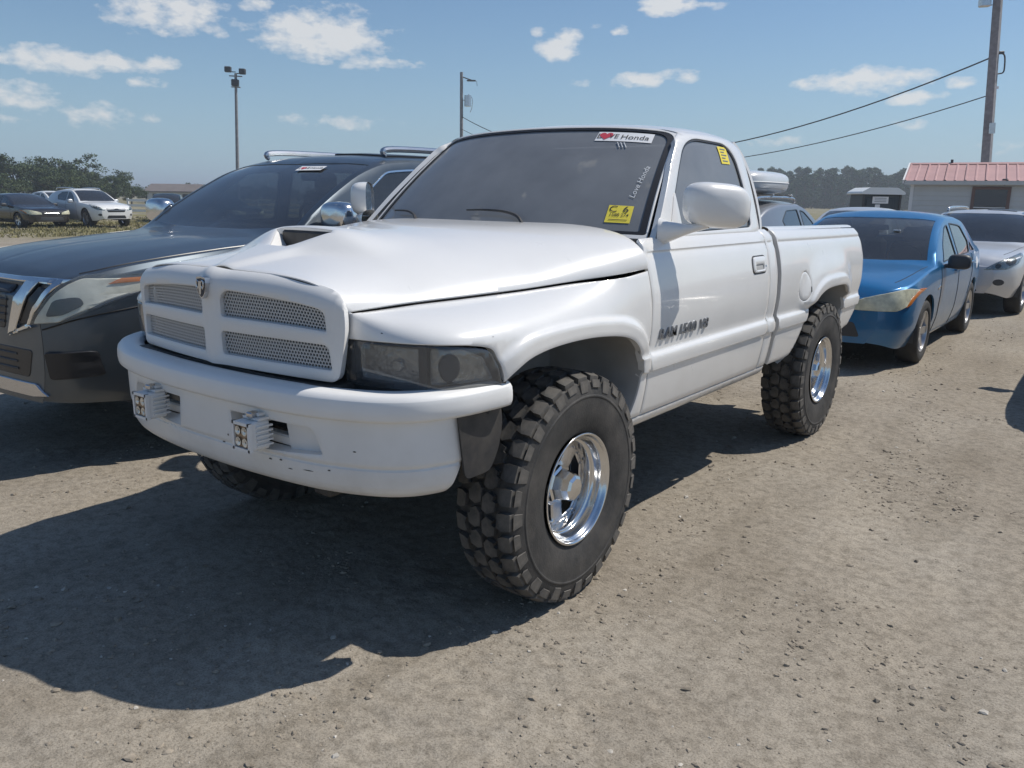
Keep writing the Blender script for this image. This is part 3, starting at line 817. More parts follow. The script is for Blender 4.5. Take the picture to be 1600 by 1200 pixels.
bum_out = rpoly([(-U1+.004, .012), (U1-.004, .012), (U1-.004, bv_[-1]-.01), (-U1+.004, bv_[-1]-.01)], [.02,.02,.012,.012])
bumper = panel('front_bumper', BUM, bum_out, 'bumper_paint', truck, d=.03, out=(0, -1, .4), rim=.01, vs=bv_[::5])
VAL, vprof, vv_ = sweep_surface([(-.030,.864),(-.033,.845),(-.034,.80),(-.035,.74),(-.037,.712),(-.044,.704),(-.044,.698),(-.040,.690),(-.044,.655),(-.052,.625),(-.072,.602),(-.10,.592),(-.15,.588)])
uE = float(np.interp(.60, -bp[len(bp)//2:, 1][::-1]*1, bs[len(bp)//2:][::-1])) if False else float(np.interp(-.625, bp[len(bp)//2:, 1], bs[len(bp)//2:]))
VE = vv_[-1]
val_out = rpoly([(-uE, .004), (uE, .004), (uE+.01, .10), (uE-.005, .17), (uE-.06, VE-.055), (uE-.16, VE-.006), (-uE+.16, VE-.006), (-uE+.06, VE-.055), (-uE+.005, .17), (-uE-.01, .10)], [.01,.01,.05,.06,.08,.06,.06,.08,.06,.05])
half = len(bp)//2
def u_of_x(x): return np.interp(x, bp[half:half+6*14, 0], bs[half:half+6*14])
def v_of_z(z): return np.interp(-z, -vprof[:, 1], vv_)
def bhole(pts, r):
    return rpoly([(float(u_of_x(x)), float(v_of_z(z))) for x, z in pts], r)
hl = bhole([(.158,.826),(.548,.822),(.585,.735),(.175,.706)], [.008,.03,.012,.008])
hr = np.stack([-hl[:, 0], hl[:, 1]], 1)
valance = panel('bumper_valance', VAL, val_out, 'bumper_paint', truck, holes=[hl, hr], d=.028, out=(0, -1, 0), rim=.05, edge=.003, vs=vv_[::4])
for sgn in (1, -1):
    f = (lambda q: q) if sgn > 0 else mirx
    h2 = bhole([(.40,.832),(.556,.83),(.594,.73),(.42,.716)], [.004,.03,.012,.004])
    obj('recess_panel', f(panel_vf(VAL, h2, d=.025, out=(0, -1, 0), rim=.03, edge=0, lift=-.036)), 'bumper_paint', valance)
    h3 = bhole([(.145,.835),(.42,.835),(.42,.72),(.165,.70)], .003)
    obj('recess_back', f(panel_vf(VAL, h3, d=.05, out=(0, -1, 0), rim=0, edge=0, lift=-.16)), 'black_plastic', valance)
    obj('recess_bar', f(box((.29, -.885, .745), (.28, .04, .035), .006)), 'bumper_paint', valance)
# scuffs on the valance
for (x, z, a, b) in [(.40,.69,.006,.003),(.52,.672,.022,.0018),(.605,.685,.006,.0025),(.70,.76,.006,.0025),(.35,.685,.008,.003),(.44,.665,.01,.002),(.10,.70,.008,.003),(.215,.71,.004,.006),(.14,.735,.004,.004)]:
    u0 = float(u_of_x(x)); v0 = float(v_of_z(z))
    panel('paint_scuff', VAL, [(u0+a*math.cos(q)*(1+.3*math.sin(3*q)), v0+b*math.sin(q)) for q in np.linspace(0, 6.28, 9, endpoint=False)], 'chassis', valance, d=.01, rim=0, edge=0, lift=.0007, out=(0, -1, 0), ring=0)
# cube work lights in the bumper openings
def work_light(sx):
    c = np.array([sx*.315, -.990, .776]); parts = []
    b = obj('work_light', box(c, (.086, .075, .098), .006), 'white_plastic', truck, label='white finned LED cube light')
    ff = [box(c+[s2*.046, .012, k*.016], (.010, .062, .006)) for k in range(-2, 3) for s2 in (-1, 1)]+[box(c+[0, .018, .055], (.086, .05, .008))]
    obj('cooling_fins', join(*ff), 'white_plastic', b, smooth=False)
    fr = [box(c+[0, -.042, k*.044], (.092, .014, .010)) for k in (-1, 1)]+[box(c+[k*.042, -.042, 0], (.010, .014, .098)) for k in (-1, 1)]
    obj('bezel', join(*fr), 'white_plastic', b, smooth=False)
    obj('lens', box(c+[0, -.0385, 0], (.074, .006, .078)), 'led', b, smooth=False)
    for i in (-1, 1):
        for k in (-1, 1):
            q = c+[i*.018, -.043, k*.019]; v, f = lathe_x([(0, .003), (.004, .012), (.004, .015)], 14)
            obj('led_bowl', (np.stack([v[:, 1], -v[:, 0], v[:, 2]], 1)+q, f), 'reflector', b)
    obj('bracket', join(box(c+[0, .03, .066], (.05, .05, .012), .003), box(c+[0, .07, .05], (.03, .07, .03), .004)), 'white_plastic', b)
    obj('bracket_bolt', box(c+[.0, .0, .066], (.03, .03, .02), .004), 'dull_chrome', b)
work_light(1); work_light(-1)
# black splash flap behind the bumper end
for s in (1, -1):
    vf = prism(rpoly([(-.66,.885),(-.440,.905),(-.425,.80),(-.445,.72),(-.49,.650),(-.62,.65)], .03), 'x', .925, .932)
    obj('splash_flap', vf if s > 0 else mirx(vf), 'black_plastic', truck, smooth=False)

# --- wheel houses
def wheelhouse(arc, S, xi):
    arc = np.asarray(arc); n = len(arc); e = S.ev(arc)
    V = [(p[0]-.010, p[1], p[2]+.002) for p in e]+[(p[0]-.06, p[1], p[2]+.028) for p in e]+[(xi, p[1], p[2]+.028) for p in e]
    F = []
    for r in range(2):
        for i in range(n-1): F.append([r*n+i, r*n+i+1, (r+1)*n+i+1, (r+1)*n+i])
    F.append([2*n+i for i in range(n)])
    return np.array(V), F
kf = int(np.argmax(FAc[:, 0] < -.33))
for vf, m_ in ((wheelhouse(FAc[:kf+1], FEN, .52), 'inner_body'), (wheelhouse(FAc[kf:], FEN, .52), 'black_plastic'), (wheelhouse(RAc, SIDE, .52), 'inner_body')):
    obj('wheel_house', vf, m_, truck); obj('wheel_house', mirx(vf), m_, truck)
obj('cab_underside', box((0, 1.23, .66), (1.80, 1.50, .10)), 'chassis', truck, smooth=False)
obj('engine_bay_floor', box((0, -.1, .80), (.96, 1.1, .10)), 'chassis', truck, smooth=False)
for s in (-1, 1): obj('frame_rail', box((s*.42, 1.5, .60), (.09, 4.6, .15), .01), 'chassis', truck)
for y in (0, 3.015):
    v, f = lathe_x([(-.75, .05), (-.25, .05), (-.14, .13), (.14, .13), (.25, .05), (.75, .05)], 16)
    obj('axle', (v+[0, y, .456], f), 'chassis', truck)
obj('exhaust_pipe', tube([(.62, 1.2, .52), (.66, 1.9, .53), (.76, 2.25, .60), (.80, 2.3, .60)], .035, 10), 'chassis', truck)

# --- cab upper: greenhouse surface (u = y, v = distance up the section from the belt)
sec = crv([(.918,1.392),(.906,1.44),(.868,1.57),(.828,1.70),(.792,1.805),(.762,1.862),(.70,1.902),(.55,1.926),(.30,1.943),(0,1.950),(-.30,1.943)], 10)[:-10]
ss = np.concatenate([[0], np.cumsum(np.linalg.norm(np.diff(sec, axis=0), axis=1))])
roof_dz = spl([.5,1.0,1.08,1.18,1.32,1.5,1.7,1.85,1.95,2.02,2.1],[-.10,-.062,-.040,-.020,-.004,0,-.006,-.022,-.045,-.075,-.12])
def green_surface():
    u = np.arange(.50, 2.12, .015); v = np.linspace(0, ss[-1], 140)
    sx = np.interp(v, ss, sec[:, 0]); sz_ = np.interp(v, ss, sec[:, 1])
    P = np.zeros((len(u), len(v), 3))
    for i, y in enumerate(u):
        k = sstep(1.45, 1.95, sz_)
        tp = sstep(1.72, 2.10, np.full_like(sx, y)); yy = y+0*sx
        x = sx*(1-.085*tp**2)
        back = .20*sstep(1.40, 1.95, sz_)*sstep(1.70, 2.10, yy)*0
        P[i] = np.stack([x, yy, sz_+float(roof_dz(y))*k**1.5], 1)
    return Surf(u, v, P)
GREEN = green_surface()
vroof = float(np.interp(1.872, sec[:, 1][:60], ss[:60])); vroof = float(ss[np.argmax(sec[:, 1] > 1.870)])
def gpoly(p, d=.03): return GREEN.inv_poly(p, 2, 0, ss[-1]*.72, d)
win_poly = rpoly([(.895,1.412),(1.765,1.424),(1.775,1.60),(1.745,1.79),(1.655,1.853),(1.29,1.860),(1.15,1.818),(.905,1.56)], [.02,.04,.2,.10,.07,.07,.10,.06], 6)
back_prof = [(2.06,1.40),(2.055,1.55),(2.03,1.68),(1.985,1.78),(1.92,1.85),(1.84,1.885)]
pil = [(.655,1.396),(1.99,1.396)]+back_prof[0:0]+[(2.06,1.40)]+back_prof[1:]+[(1.5,1.893),(1.22,1.886),(1.12,1.848),(.98,1.722),(.82,1.566)]
gw = gpoly(win_poly)
cab_l = panel('cab_side', GREEN, gpoly(pil), WP, truck, holes=[gw], d=.03, rim=.03, edge=.003)
obj('cab_side', mirx(panel_vf(GREEN, gpoly(pil), holes=[gw], d=.045, rim=.03, edge=.003)), WP, truck)
wsm = gpoly(rpoly([(.897,1.414),(1.763,1.426),(1.773,1.60),(1.743,1.788),(1.653,1.851),(1.29,1.858),(1.152,1.816),(.907,1.56)], [.02,.04,.2,.10,.07,.07,.10,.06], 6))
gl = panel('side_window', GREEN, wsm, 'tinted_glass', truck, d=.08, rim=.002, edge=0, lift=-.012, ring=0)
obj('side_window', mirx(panel_vf(GREEN, wsm, d=.08, rim=.002, edge=0, lift=-.012, ring=0)), 'tinted_glass', truck)
inner = [tuple(c+(p-c)*.972) for p in np.asarray(wsm) for c in [np.asarray(wsm).mean(0)]]
vf = panel_vf(GREEN, wsm, holes=[inner], d=.05, rim=.006, edge=0, lift=-.007, ring=0)
obj('window_seal', vf, 'black_trim', truck); obj('window_seal', mirx(vf), 'black_trim', truck)
# crease line of the sill moulding
# roof
def roof_out():
    vs_ = np.linspace(vroof, ss[-1], 24)
    f = [(1.085+.10*((ss[-1]-v)/(ss[-1]-vroof))**2, v) for v in vs_]
    return f
vr = np.linspace(vroof+.004, ss[-1]-.0, 30)
front = [(1.092+.115*((ss[-1]-v)/(ss[-1]-vroof))**2.2, v) for v in vr]
rear = [(1.965-.10*((ss[-1]-v)/(ss[-1]-vroof))**2.5, v) for v in vr[::-1]]
half_roof = panel_vf(GREEN, front+rear, d=.04, rim=.0, edge=.0, out=(0, 0, 1))
rj = join(half_roof, mirx(half_roof))
obj('roof', rj, WP, truck)
# back wall with rear window
def back_surface():
    u = np.linspace(-.84, .84, 41); v = np.linspace(.95, 1.93, 60); yb = spl([.95,1.40,1.55,1.68,1.78,1.86,1.93],[2.0,2.045,2.055,2.045,2.02,1.98,1.93])
    X, Z = np.meshgrid(u, v, indexing='ij')
    sc = np.interp(Z, [.95,1.39,1.44,1.57,1.70,1.80,1.87,1.93],[1.06,1.06,1.055,1.01,.96,.915,.87,.80])
    return Surf(u, v, np.stack([X*sc, yb(Z)-.05*(np.abs(X)/.84)**4, Z], -1))
BACK = back_surface()
rw = rpoly([(-.66,1.47),(.66,1.47),(.62,1.80),(-.62,1.80)], .06)
panel('cab_back', BACK, [(-.83,.96),(.83,.96),(.83,1.88),(-.83,1.88)], WP, truck, holes=[rw], d=.06, out=(0, 1, 0), rim=.02)
panel('rear_window', BACK, rw, 'dark_glass', truck, d=.1, out=(0, 1, 0), rim=.002, edge=0, lift=-.008)

# windshield (u across -1..1, v up 0..1)
def ws_surface():
    u = np.linspace(-1.02, 1.02, 81); v = np.linspace(-.02, 1.02, 50); F_, H_ = np.meshgrid(u, v, indexing='ij')
    b = np.stack([.858*F_, .545+.115*F_**2+.03*F_**4, 1.405-.010*F_**2], -1)
    t = np.stack([.722*F_, 1.085+.085*F_**2+.035*F_**6, 1.906-.022*F_**2-.016*F_**6], -1)
    P = b*(1-H_[..., None])+t*H_[..., None]
    bulge_ = .030*4*H_*(1-H_)*.5
    P[..., 1] -= bulge_; P[..., 2] += bulge_*.9
    return Surf(u, v, P)
WS = ws_surface()
ws_out = rpoly([(-.985,.02),(.985,.02),(.985,.985),(.5,.992),(0,.994),(-.5,.992),(-.985,.985)], [.02,.02,.09,0,0,0,.09], 7)
windshield = panel('windshield', WS, ws_out, 'tinted_glass', truck, d=.05, out=(0, -1, 0), rim=.003, edge=0, ring=0)
wi = [(p[0]*.972, .5+(p[1]-.5)*.965) for p in ws_out]
vf = panel_vf(WS, rpoly([(-1,.0),(1,.0),(1,1.0),(.5,1.005),(0,1.006),(-.5,1.005),(-1,1.0)], [.02,.02,.09,0,0,0,.09], 7), holes=[wi], d=.05, out=(0, -1, 0), rim=.012, edge=.0, lift=.006, ring=0)
obj('windshield_seal', vf, 'black_trim', truck)
vf = panel_vf(WS, [(-1.0,-.02),(1.0,-.02),(1.0,1.012),(-1.0,1.012)], holes=[rpoly([(-.992,.008),(.992,.008),(.992,.992),(.5,.998),(0,.999),(-.5,.998),(-.992,.992)], [.02,.02,.09,0,0,0,.09], 7)], d=.06, out=(0, -1, 0), rim=.02, edge=.0, lift=.009, ring=0)
obj('windshield_frame', vf, WP, truck)
def on_ws(f, h, l=0.0): 
    q = np.array([[f, h]]); n = WS.nrm(q)[0]; n = n if n[1] < 0 else -n
    return WS.ev(q)[0]+n*l
# bright trim strip along the pillar
for s in (-1, 1):
    vf = tube([on_ws(s*.996, h, .004) for h in np.linspace(.03, .97, 24)], .007, 8)
    obj('pillar_trim', vf, WP, truck)
# cowl
def cowl_surface():
    u = np.linspace(-.93, .93, 60); v = np.linspace(0, 1, 8); X, V_ = np.meshgrid(u, v, indexing='ij')
    yb = .66-.17*(X/.92)**2; ye = .60+.20*(X/.92)**2
    return Surf(u, v, np.stack([X, .47+0*X+(.26)*V_*(.6+.4*(X/.92)**2), 1.36+.02*V_-.02*(X/.9)**2], -1))
panel('cowl', cowl_surface(), [(-.9,.0),(.9,.0),(.9,1),(-.9,1)], 'black_plastic', truck, d=.08, out=(0, 0, 1), rim=.0, edge=0, ring=0)
# wipers
for path in ([(.32,.035),(.26,.10),(.16,.135),(.02,.145),(-.12,.14)], [(-.50,.035),(-.56,.09),(-.66,.125),(-.80,.13)]):
    c = crv(path, 6)
    obj('wiper', tube([on_ws(f, h, .022) for f, h in c], [.009-.005*i/len(c) for i in range(len(c))], 6), 'black_plastic', truck)
# door mirrors, folded part way back
def mirror_unit(mir):
    f = mirx if mir else (lambda q: q)
    e = np.array([.61, .79, 0]); e /= np.linalg.norm(e); n = np.array([e[1], -e[0], 0]); up = np.array([0, 0, 1.0])
    c = np.array([1.103, .850, 1.538])
    A, B, D = .150, .096, .075
    V = []; F = []; nu, nv = 40, 9
    pts = []
    for k in range(nu):
        a = 2*math.pi*k/nu; ca, sa = math.cos(a), math.sin(a)
        pts.append((A*np.sign(ca)*abs(ca)**.62, B*np.sign(sa)*abs(sa)**.62))
    prof = [(1.0, -.030), (1.0, -.006), (.985, .018), (.93, .040), (.82, .056), (.62, .068), (.35, .075)]
    for (s, dd) in prof:
        for (p, q) in pts: V.append(c+e*p*s+up*(q*s-.010*(p/A))+n*dd)
    m = len(prof)
    for i in range(m-1):
        for k in range(nu): F.append([i*nu+k, i*nu+(k+1) % nu, (i+1)*nu+(k+1) % nu, (i+1)*nu+k])
    F.append([(m-1)*nu+k for k in range(nu)])
    r = obj('door_mirror', f((np.array(V), F)), WP, truck, ang=60)
    g = [c+e*p*.95+up*(q*.95-.010*(p/A))-n*.022 for (p, q) in pts]
    obj('mirror_glass', f((np.array(g), [list(range(nu))])), 'mirror_glass', r, smooth=False)
    # arm
    arm = [(np.array([.905,.705,1.425]), .034, .058), (np.array([.945,.717,1.423]), .030, .046), (np.array([.99,.740,1.430]), .026, .030), (np.array([1.03,.768,1.440]), .024, .020), (np.array([1.08,.83,1.456]), .022, .016)]
    V = []; F = []; k = 16
    for p, rx, rz in arm:
        for j in range(k):
            a = 2*math.pi*j/k; ca, sa = math.cos(a), math.sin(a)
            V.append(p+np.array([-.35, 1, 0])*rx*1.5*np.sign(ca)*abs(ca)**.8+up*rz*np.sign(sa)*abs(sa)**.8)
    for i in range(len(arm)-1):
        for j in range(k): F.append([i*k+j, i*k+(j+1) % k, (i+1)*k+(j+1) % k, (i+1)*k+j])
    obj('mirror_arm', f((np.array(V), F)), WP, r, ang=60)
    sail = GREEN.ev(gpoly([(.80,1.41),(.905,1.412),(.915,1.565),(.90,1.57)], .5)); 
    vf = panel_vf(GREEN, gpoly([(.79,1.41),(.925,1.412),(.925,1.59),(.905,1.575),(.84,1.48)]), d=.05, rim=.01, lift=.006)
    obj('mirror_sail', f(vf), WP, r)
mirror_unit(False); mirror_unit(True)
# cab rear badge
vf = panel_vf(GREEN, gpoly(rpoly([(1.935,1.418),(1.985,1.418),(1.985,1.455),(1.935,1.455)], .006)), holes=[gpoly(rpoly([(1.946,1.427),(1.976,1.427),(1.976,1.447),(1.946,1.447)], .003), .01)], d=.02, bd=.01, rim=.004, lift=.004, ring=0)
obj('cab_badge', vf, 'badge', truck)
# interior
obj('dashboard', join(box((0, .86, 1.30), (1.66, .42, .18), .05), box((0, .78, 1.37), (1.6, .28, .06), .03)), 'interior', truck)
for s in (-1, 1):
    obj('seat', join(box((s*.42, 1.45, 1.12), (.62, .55, .22), .06), box((s*.42, 1.78, 1.36), (.60, .18, .58), .06)), 'interior', truck)
    obj('headrest', box((s*.42, 1.80, 1.72), (.28, .11, .16), .04), 'interior', truck)
a = np.linspace(0, 2*math.pi, 28)
sw = np.stack([.40+.19*np.cos(a), 1.13-.07*np.sin(a), 1.40+.175*np.sin(a)], 1)
obj('steering_wheel', join(tube(sw, .014, 8), box((.40, 1.12, 1.40), (.12, .05, .10), .02), box((.40, 1.12, 1.40), (.36, .02, .03), .005)), 'interior', truck)
obj('cab_lining', join(box((0, 1.52, 1.872), (1.20, .50, .02)), box((0, 1.95, 1.15), (1.6, .02, .8))), 'interior', truck, smooth=False)
obj('rearview_mirror', box((.0, 1.02, 1.80), (.24, .03, .065), .015), 'interior', truck)

# --- wheels
TR = .456
def tyre_vf(n=72):
    prof = [(-.112,.215),(-.130,.235),(-.146,.29),(-.150,.335),(-.1500,.362),(-.1520,.366),(-.1520,.372),(-.1490,.376),(-.147,.385),(-.138,.418),(-.126,.430),(-.10,.4335),(-.05,.4350),(0,.4355),(.05,.4350),(.10,.4335),(.126,.430),(.138,.418),(.147,.385),(.1490,.376),(.1520,.372),(.1520,.366),(.1500,.362),(.150,.335),(.146,.29),(.130,.235),(.112,.215)]
    p = crv(prof, 3)
    return lathe_x(p, n)
def hexa(A, B):
    "solid between bottom loop A and top loop B"
    n = len(A); V = np.array(list(A)+list(B)); F = [[i, (i+1) % n, n+(i+1) % n, n+i] for i in range(n)]+[list(range(n))[::-1], [n+i for i in range(n)]]
    return V, F
def lug_mesh(kind, s):
    "tread blocks at angle 0 (top, z+), axis along x"
    def P(x, ang, r): return (x, r*math.sin(ang), r*math.cos(ang))
    if kind == 'centre':
        poly = [(.003,-.062),(.030,-.088),(.064,-.060),(.070,.014),(.054,.030),(.058,.064),(.026,.088),(.004,.044)]
        A = [P(s*x, a*1.0, .430) for x, a in poly]; B = [P(s*(.034+(x-.034)*.96), a*.985, .4572-.0012*(abs(x)/.06)) for x, a in poly]
        return hexa(A, B)
    if kind == 'shoulder':
        h = .080
        poly = [(.074,-h*.75),(.100,-h),(.136,-h*.95),(.136,h*.80),(.098,h*.86),(.074,h*.62),(.082,.004)]
        A = [P(s*x, a, .434 if x < .12 else .420) for x, a in poly]; B = [P(s*(.105+(x-.105)*.98), a*.97, .4565-.010*max(0, (x-.095)/.04)**2) for x, a in poly]
        m = hexa(A, B)
        # the block runs on down the sidewall
        A2 = [P(s*.139, -h*.9, .418), P(s*.139, h*.75, .418), P(s*.1475, h*.62, .385), P(s*.1475, -h*.78, .385)]
        B2 = [P(s*.1435, -h*.9, .434), P(s*.1435, h*.75, .434), P(s*.1500, h*.6, .388), P(s*.1500, -h*.75, .388)]
        return join(m, hexa(A2, B2))
    if kind == 'shoulder_short':
        h = .074
        poly = [(.080,-h*.7),(.104,-h),(.133,-h*.95),(.133,h*.9),(.104,h),(.080,h*.7)]
        A = [P(s*x, a, .434 if x < .12 else .420) for x, a in poly]; B = [P(s*(.105+(x-.105)*.98), a*.97, .456-.010*max(0, (x-.095)/.04)**2) for x, a in poly]
        A2 = [P(s*.139, -h*.95, .418), P(s*.139, h*.9, .418), P(s*.146, h*.8, .402), P(s*.146, -h*.85, .402)]
        B2 = [P(s*.1425, -h*.95, .434), P(s*.1425, h*.9, .434), P(s*.1495, h*.78, .404), P(s*.1495, -h*.83, .404)]
        return join(hexa(A, B), hexa(A2, B2))
NL = 32
LUG = {}
for s in (-1, 1):
    for k in ('centre', 'shoulder', 'shoulder_short'):
        me = mesh_data('tread_block', *lug_mesh(k, s), 'tread_rubber', smooth=False); LUG[(k, s)] = me
def lug_list():
    out = []
    for s in (-1, 1):
        for i in range(NL):
            a = 2*math.pi*(i+(.5 if s > 0 else 0))/NL
            out.append((('centre', s), a+.02*s)); out.append((('shoulder' if i % 2 else 'shoulder_short', s), a+math.pi/NL))
    return out
def rim_parts(tyre_parent, cx, cy, cz, s):
    "deep dish chrome wheel: lip, barrel, slotted disc with rivets, hub cap"
    prof = [(.112,.212),(.117,.220),(.123,.224),(.126,.221),(.123,.214),(.110,.208),(.100,.200),(.080,.196),(.064,.190),(.060,.180),(.040,.176),(.0,.172),(-.05,.172),(-.10,.20),(-.112,.212)]
    v, f = lathe_x(crv(prof, 3), 56)
    F = mirx if s < 0 else (lambda q: q)
    rim = obj('wheel_rim', move(F((v, f)), (cx, cy, cz)), 'chrome', truck, ang=50)
    # slotted disc
    u = np.linspace(-.19, .19, 60); X, Z = np.meshgrid(u, u, indexing='ij'); R = np.hypot(X, Z)
    depth = np.interp(R, [0, .06, .085, .14, .160, .178, .3], [.030, .030, .018, .022, .030, .020, .02])
    S = Surf(u, u, np.stack([depth, X, Z], -1))
    circ = [(.177*math.cos(a), .177*math.sin(a)) for a in np.linspace(0, 2*math.pi, 60, endpoint=False)]
    holes = []
    for k in range(5):
        a0 = 2*math.pi*k/5+.3
        pl = rpoly([(.090, -.20), (.148, -.38), (.152, .0), (.148, .38), (.090, .20)], [.012,.014,.0,.014,.012], 5)
        holes.append([(r*math.cos(a0+t), r*math.sin(a0+t)) for r, t in [(p[0], p[1]) for p in pl]])
    # corners were rounded in polar units
    obj('wheel_disc', move(F(panel_vf(S, circ, holes=holes, d=.022, rim=.012, edge=.002, ring=.003, out=(1, 0, 0))), (cx, cy, cz)), 'dull_chrome', rim, ang=50)
    rv = []
    for k in range(20):
        a = 2*math.pi*k/20; c = np.array([0, .162*math.cos(a), .162*math.sin(a)])
        vv, ff = lathe_x([(.029, .0055), (.034, .004), (.035, .0005)], 8); rv.append((vv+c, ff))
    obj('rivets', move(F(join(*rv)), (cx, cy, cz)), 'dull_chrome', rim)
    v, f = lathe_x([(.02, .080), (.034, .078), (.040, .068), (.075, .060), (.100, .052), (.108, .040), (.110, .0005)], 8)
    obj('hub_cap', move(F((v, f)), (cx, cy, cz)), 'chrome', rim, smooth=False)
    vv, ff = lathe_x([(-.03, .165), (-.03, .02)], 32)
    obj('brake_disc', move(F((vv, ff)), (cx, cy, cz)), 'chassis', rim)
    return rim
XW = .862
tyre_mesh = mesh_data('tyre', *tyre_vf(), 'rubber')
for (sx, y, indiv) in ((1, 0, True), (1, 3.015, True), (-1, 0, False), (-1, 3.015, False)):
    t = link('tyre', tyre_mesh, truck); t.location = (sx*XW, y, TR); t.rotation_euler = (.13*y, 0, 0); t.scale = (.90, 1, 1)
    if indiv:
        for key, a in lug_list():
            o = link('tread_block', LUG[key], t); o.rotation_euler = (-a, 0, 0)
    else:
        parts = []
        for key, a in lug_list():
            v, f = lug_mesh(*key); ca, sa = math.cos(-a), math.sin(-a); v = np.asarray(v)
            parts.append((np.stack([v[:, 0], ca*v[:, 1]-sa*v[:, 2], sa*v[:, 1]+ca*v[:, 2]], 1), f))
        o = obj('tread', join(*parts), 'tread_rubber', t, smooth=False); o['kind'] = 'stuff'
    rim_parts(t, sx*XW, y, TR, sx)
# ================================================================== other vehicles
def car_paint(name, col, metal=0.0, rough=0.28, coat=0.6, damt=0.05):
    return principled(name, col, rough, metal=metal, coat=coat, var=0.03, vscale=3, dust=DUST, dscale=5, damt=damt, lowz=(0.25, 0.8), lowamt=0.16, rvar=0.05)
car_paint('graphite_paint', (0.090, 0.112, 0.135), metal=0.75, rough=0.40, coat=0.45, damt=0.10)
car_paint('blue_paint', (0.006, 0.15, 0.36), metal=0.35, rough=0.30)
car_paint('silver_paint', (0.62, 0.625, 0.63), metal=0.4, rough=0.32)
car_paint('grey_paint', (0.22, 0.23, 0.25), metal=0.4, rough=0.35)
car_paint('black_paint', (0.012, 0.012, 0.016), rough=0.25)
car_paint('pearl_paint', (0.74, 0.74, 0.73), rough=0.25)
principled('red_lens', (0.30, 0.01, 0.012), 0.2, spec=0.6)
principled('pale_lens', (0.62, 0.60, 0.44), 0.25, spec=0.6, var=0.2, vscale=20)
principled('smoked_plastic', (0.05, 0.052, 0.056), 0.5)
principled('car_tyre', (0.028, 0.028, 0.028), 0.8, dust=(0.15, 0.13, 0.11), damt=0.35)
glass('car_glass', (0.30, 0.33, 0.33), ior=1.55, dusty=0.08)
glass('car_dark_glass', (0.05, 0.055, 0.06), ior=1.6, dusty=0.06)

class CarBody:
    "half body (x >= 0): u = distance from the nose, v = 0..1 side, 1..2 greenhouse side, 2..3 top"
    def __init__(s, sp):
        L = sp['L']; s.L = L
        f = {k: spl([a for a, b in sp[k]], [b for a, b in sp[k]]) for k in ('zb', 'zs', 'zt', 'w')}
        cr = spl([a for a, b in sp['crown']], [b for a, b in sp['crown']]); tum = sp.get('tumble', .33); tuck = sp.get('tuck', .05); sh = sp.get('shoulder', .03)
        u = np.unique(np.concatenate([np.linspace(0, .5, 30), np.linspace(.5, L-.4, int(L*26)), np.linspace(L-.4, L, 20)]))
        v = np.linspace(0, 3, 121); P = np.zeros((len(u), len(v), 3))
        ker = np.exp(-np.linspace(-2, 2, 9)**2); ker /= ker.sum()
        for i, y in enumerate(u):
            zb, zs, zt, w = [float(f[k](y)) for k in ('zb', 'zs', 'zt', 'w')]
            zr = max(zt-float(cr(y)), zs+.012); zt = max(zt, zr+.005)
            ws = w-sh; x3 = max(ws-.02-(zr-zs)*tum, .15)
            key = [(0, w-tuck-.03, zb), (.12, w-tuck, zb+.06), (.3, w-.015, zb+.3*(zs-zb)), (.55, w, zb+.58*(zs-zb)), (.8, w-.006, zb+.82*(zs-zb)), (1, ws, zs), (2, x3, zr), (2.3, x3*.70, zr+(zt-zr)*.62), (2.65, x3*.35, zr+(zt-zr)*.93), (3, 0, zt)]
            k = np.array(key); x = np.interp(v, k[:, 0], k[:, 1]); z = np.interp(v, k[:, 0], k[:, 2])
            xp = np.concatenate([2*x[0]-x[4:0:-1], x, -x[-2:-6:-1]]); zp = np.concatenate([2*z[0]-z[4:0:-1], z, z[-2:-6:-1]])
            P[i] = np.stack([np.convolve(xp, ker, 'valid'), np.full_like(x, y), np.convolve(zp, ker, 'valid')], 1)
            P[i, -1, 0] = 0
        s.S = Surf(u, v, P)
        s.sp = sp
    def cap(s, y0):
        "slightly bowed face that closes one end, both halves"
        S = s.S; n = len(S.v); e = S.ev(np.stack([np.full(n, y0), S.v], 1)); sg = -1 if y0 == 0 else 1; rows = 8; V = []
        for r in range(rows+1):
            k = 1-r/rows; V += [(p[0]*k, p[1]+sg*.05*(1-k*k), p[2]) for p in e]
        F = [[r*n+j, r*n+j+1, (r+1)*n+j+1, (r+1)*n+j] for r in range(rows) for j in range(n-1)]
        return join((np.array(V), F), mirx((np.array(V), F)))
    def bvh(s):
        u, v, P = s.S.u, s.S.v, s.S.P; n = len(v); V = P.reshape(-1, 3); F = []
        for i in range(0, len(u)-1):
            for j in range(n-1): F.append((i*n+j, (i+1)*n+j, (i+1)*n+j+1, i*n+j+1))
        V2 = V*[-1, 1, 1]; m = len(V); F2 = [tuple(q+m for q in f) for f in F]
        Va = np.concatenate([V, V2]); Fa = F+F2
        for y0 in (0, s.L):
            cv, cf = s.cap(y0); Fa = Fa+[tuple(q+len(Va) for q in f) for f in cf]; Va = np.concatenate([Va, cv])
        return BVHTree.FromPolygons([Vector(p) for p in Va], Fa)
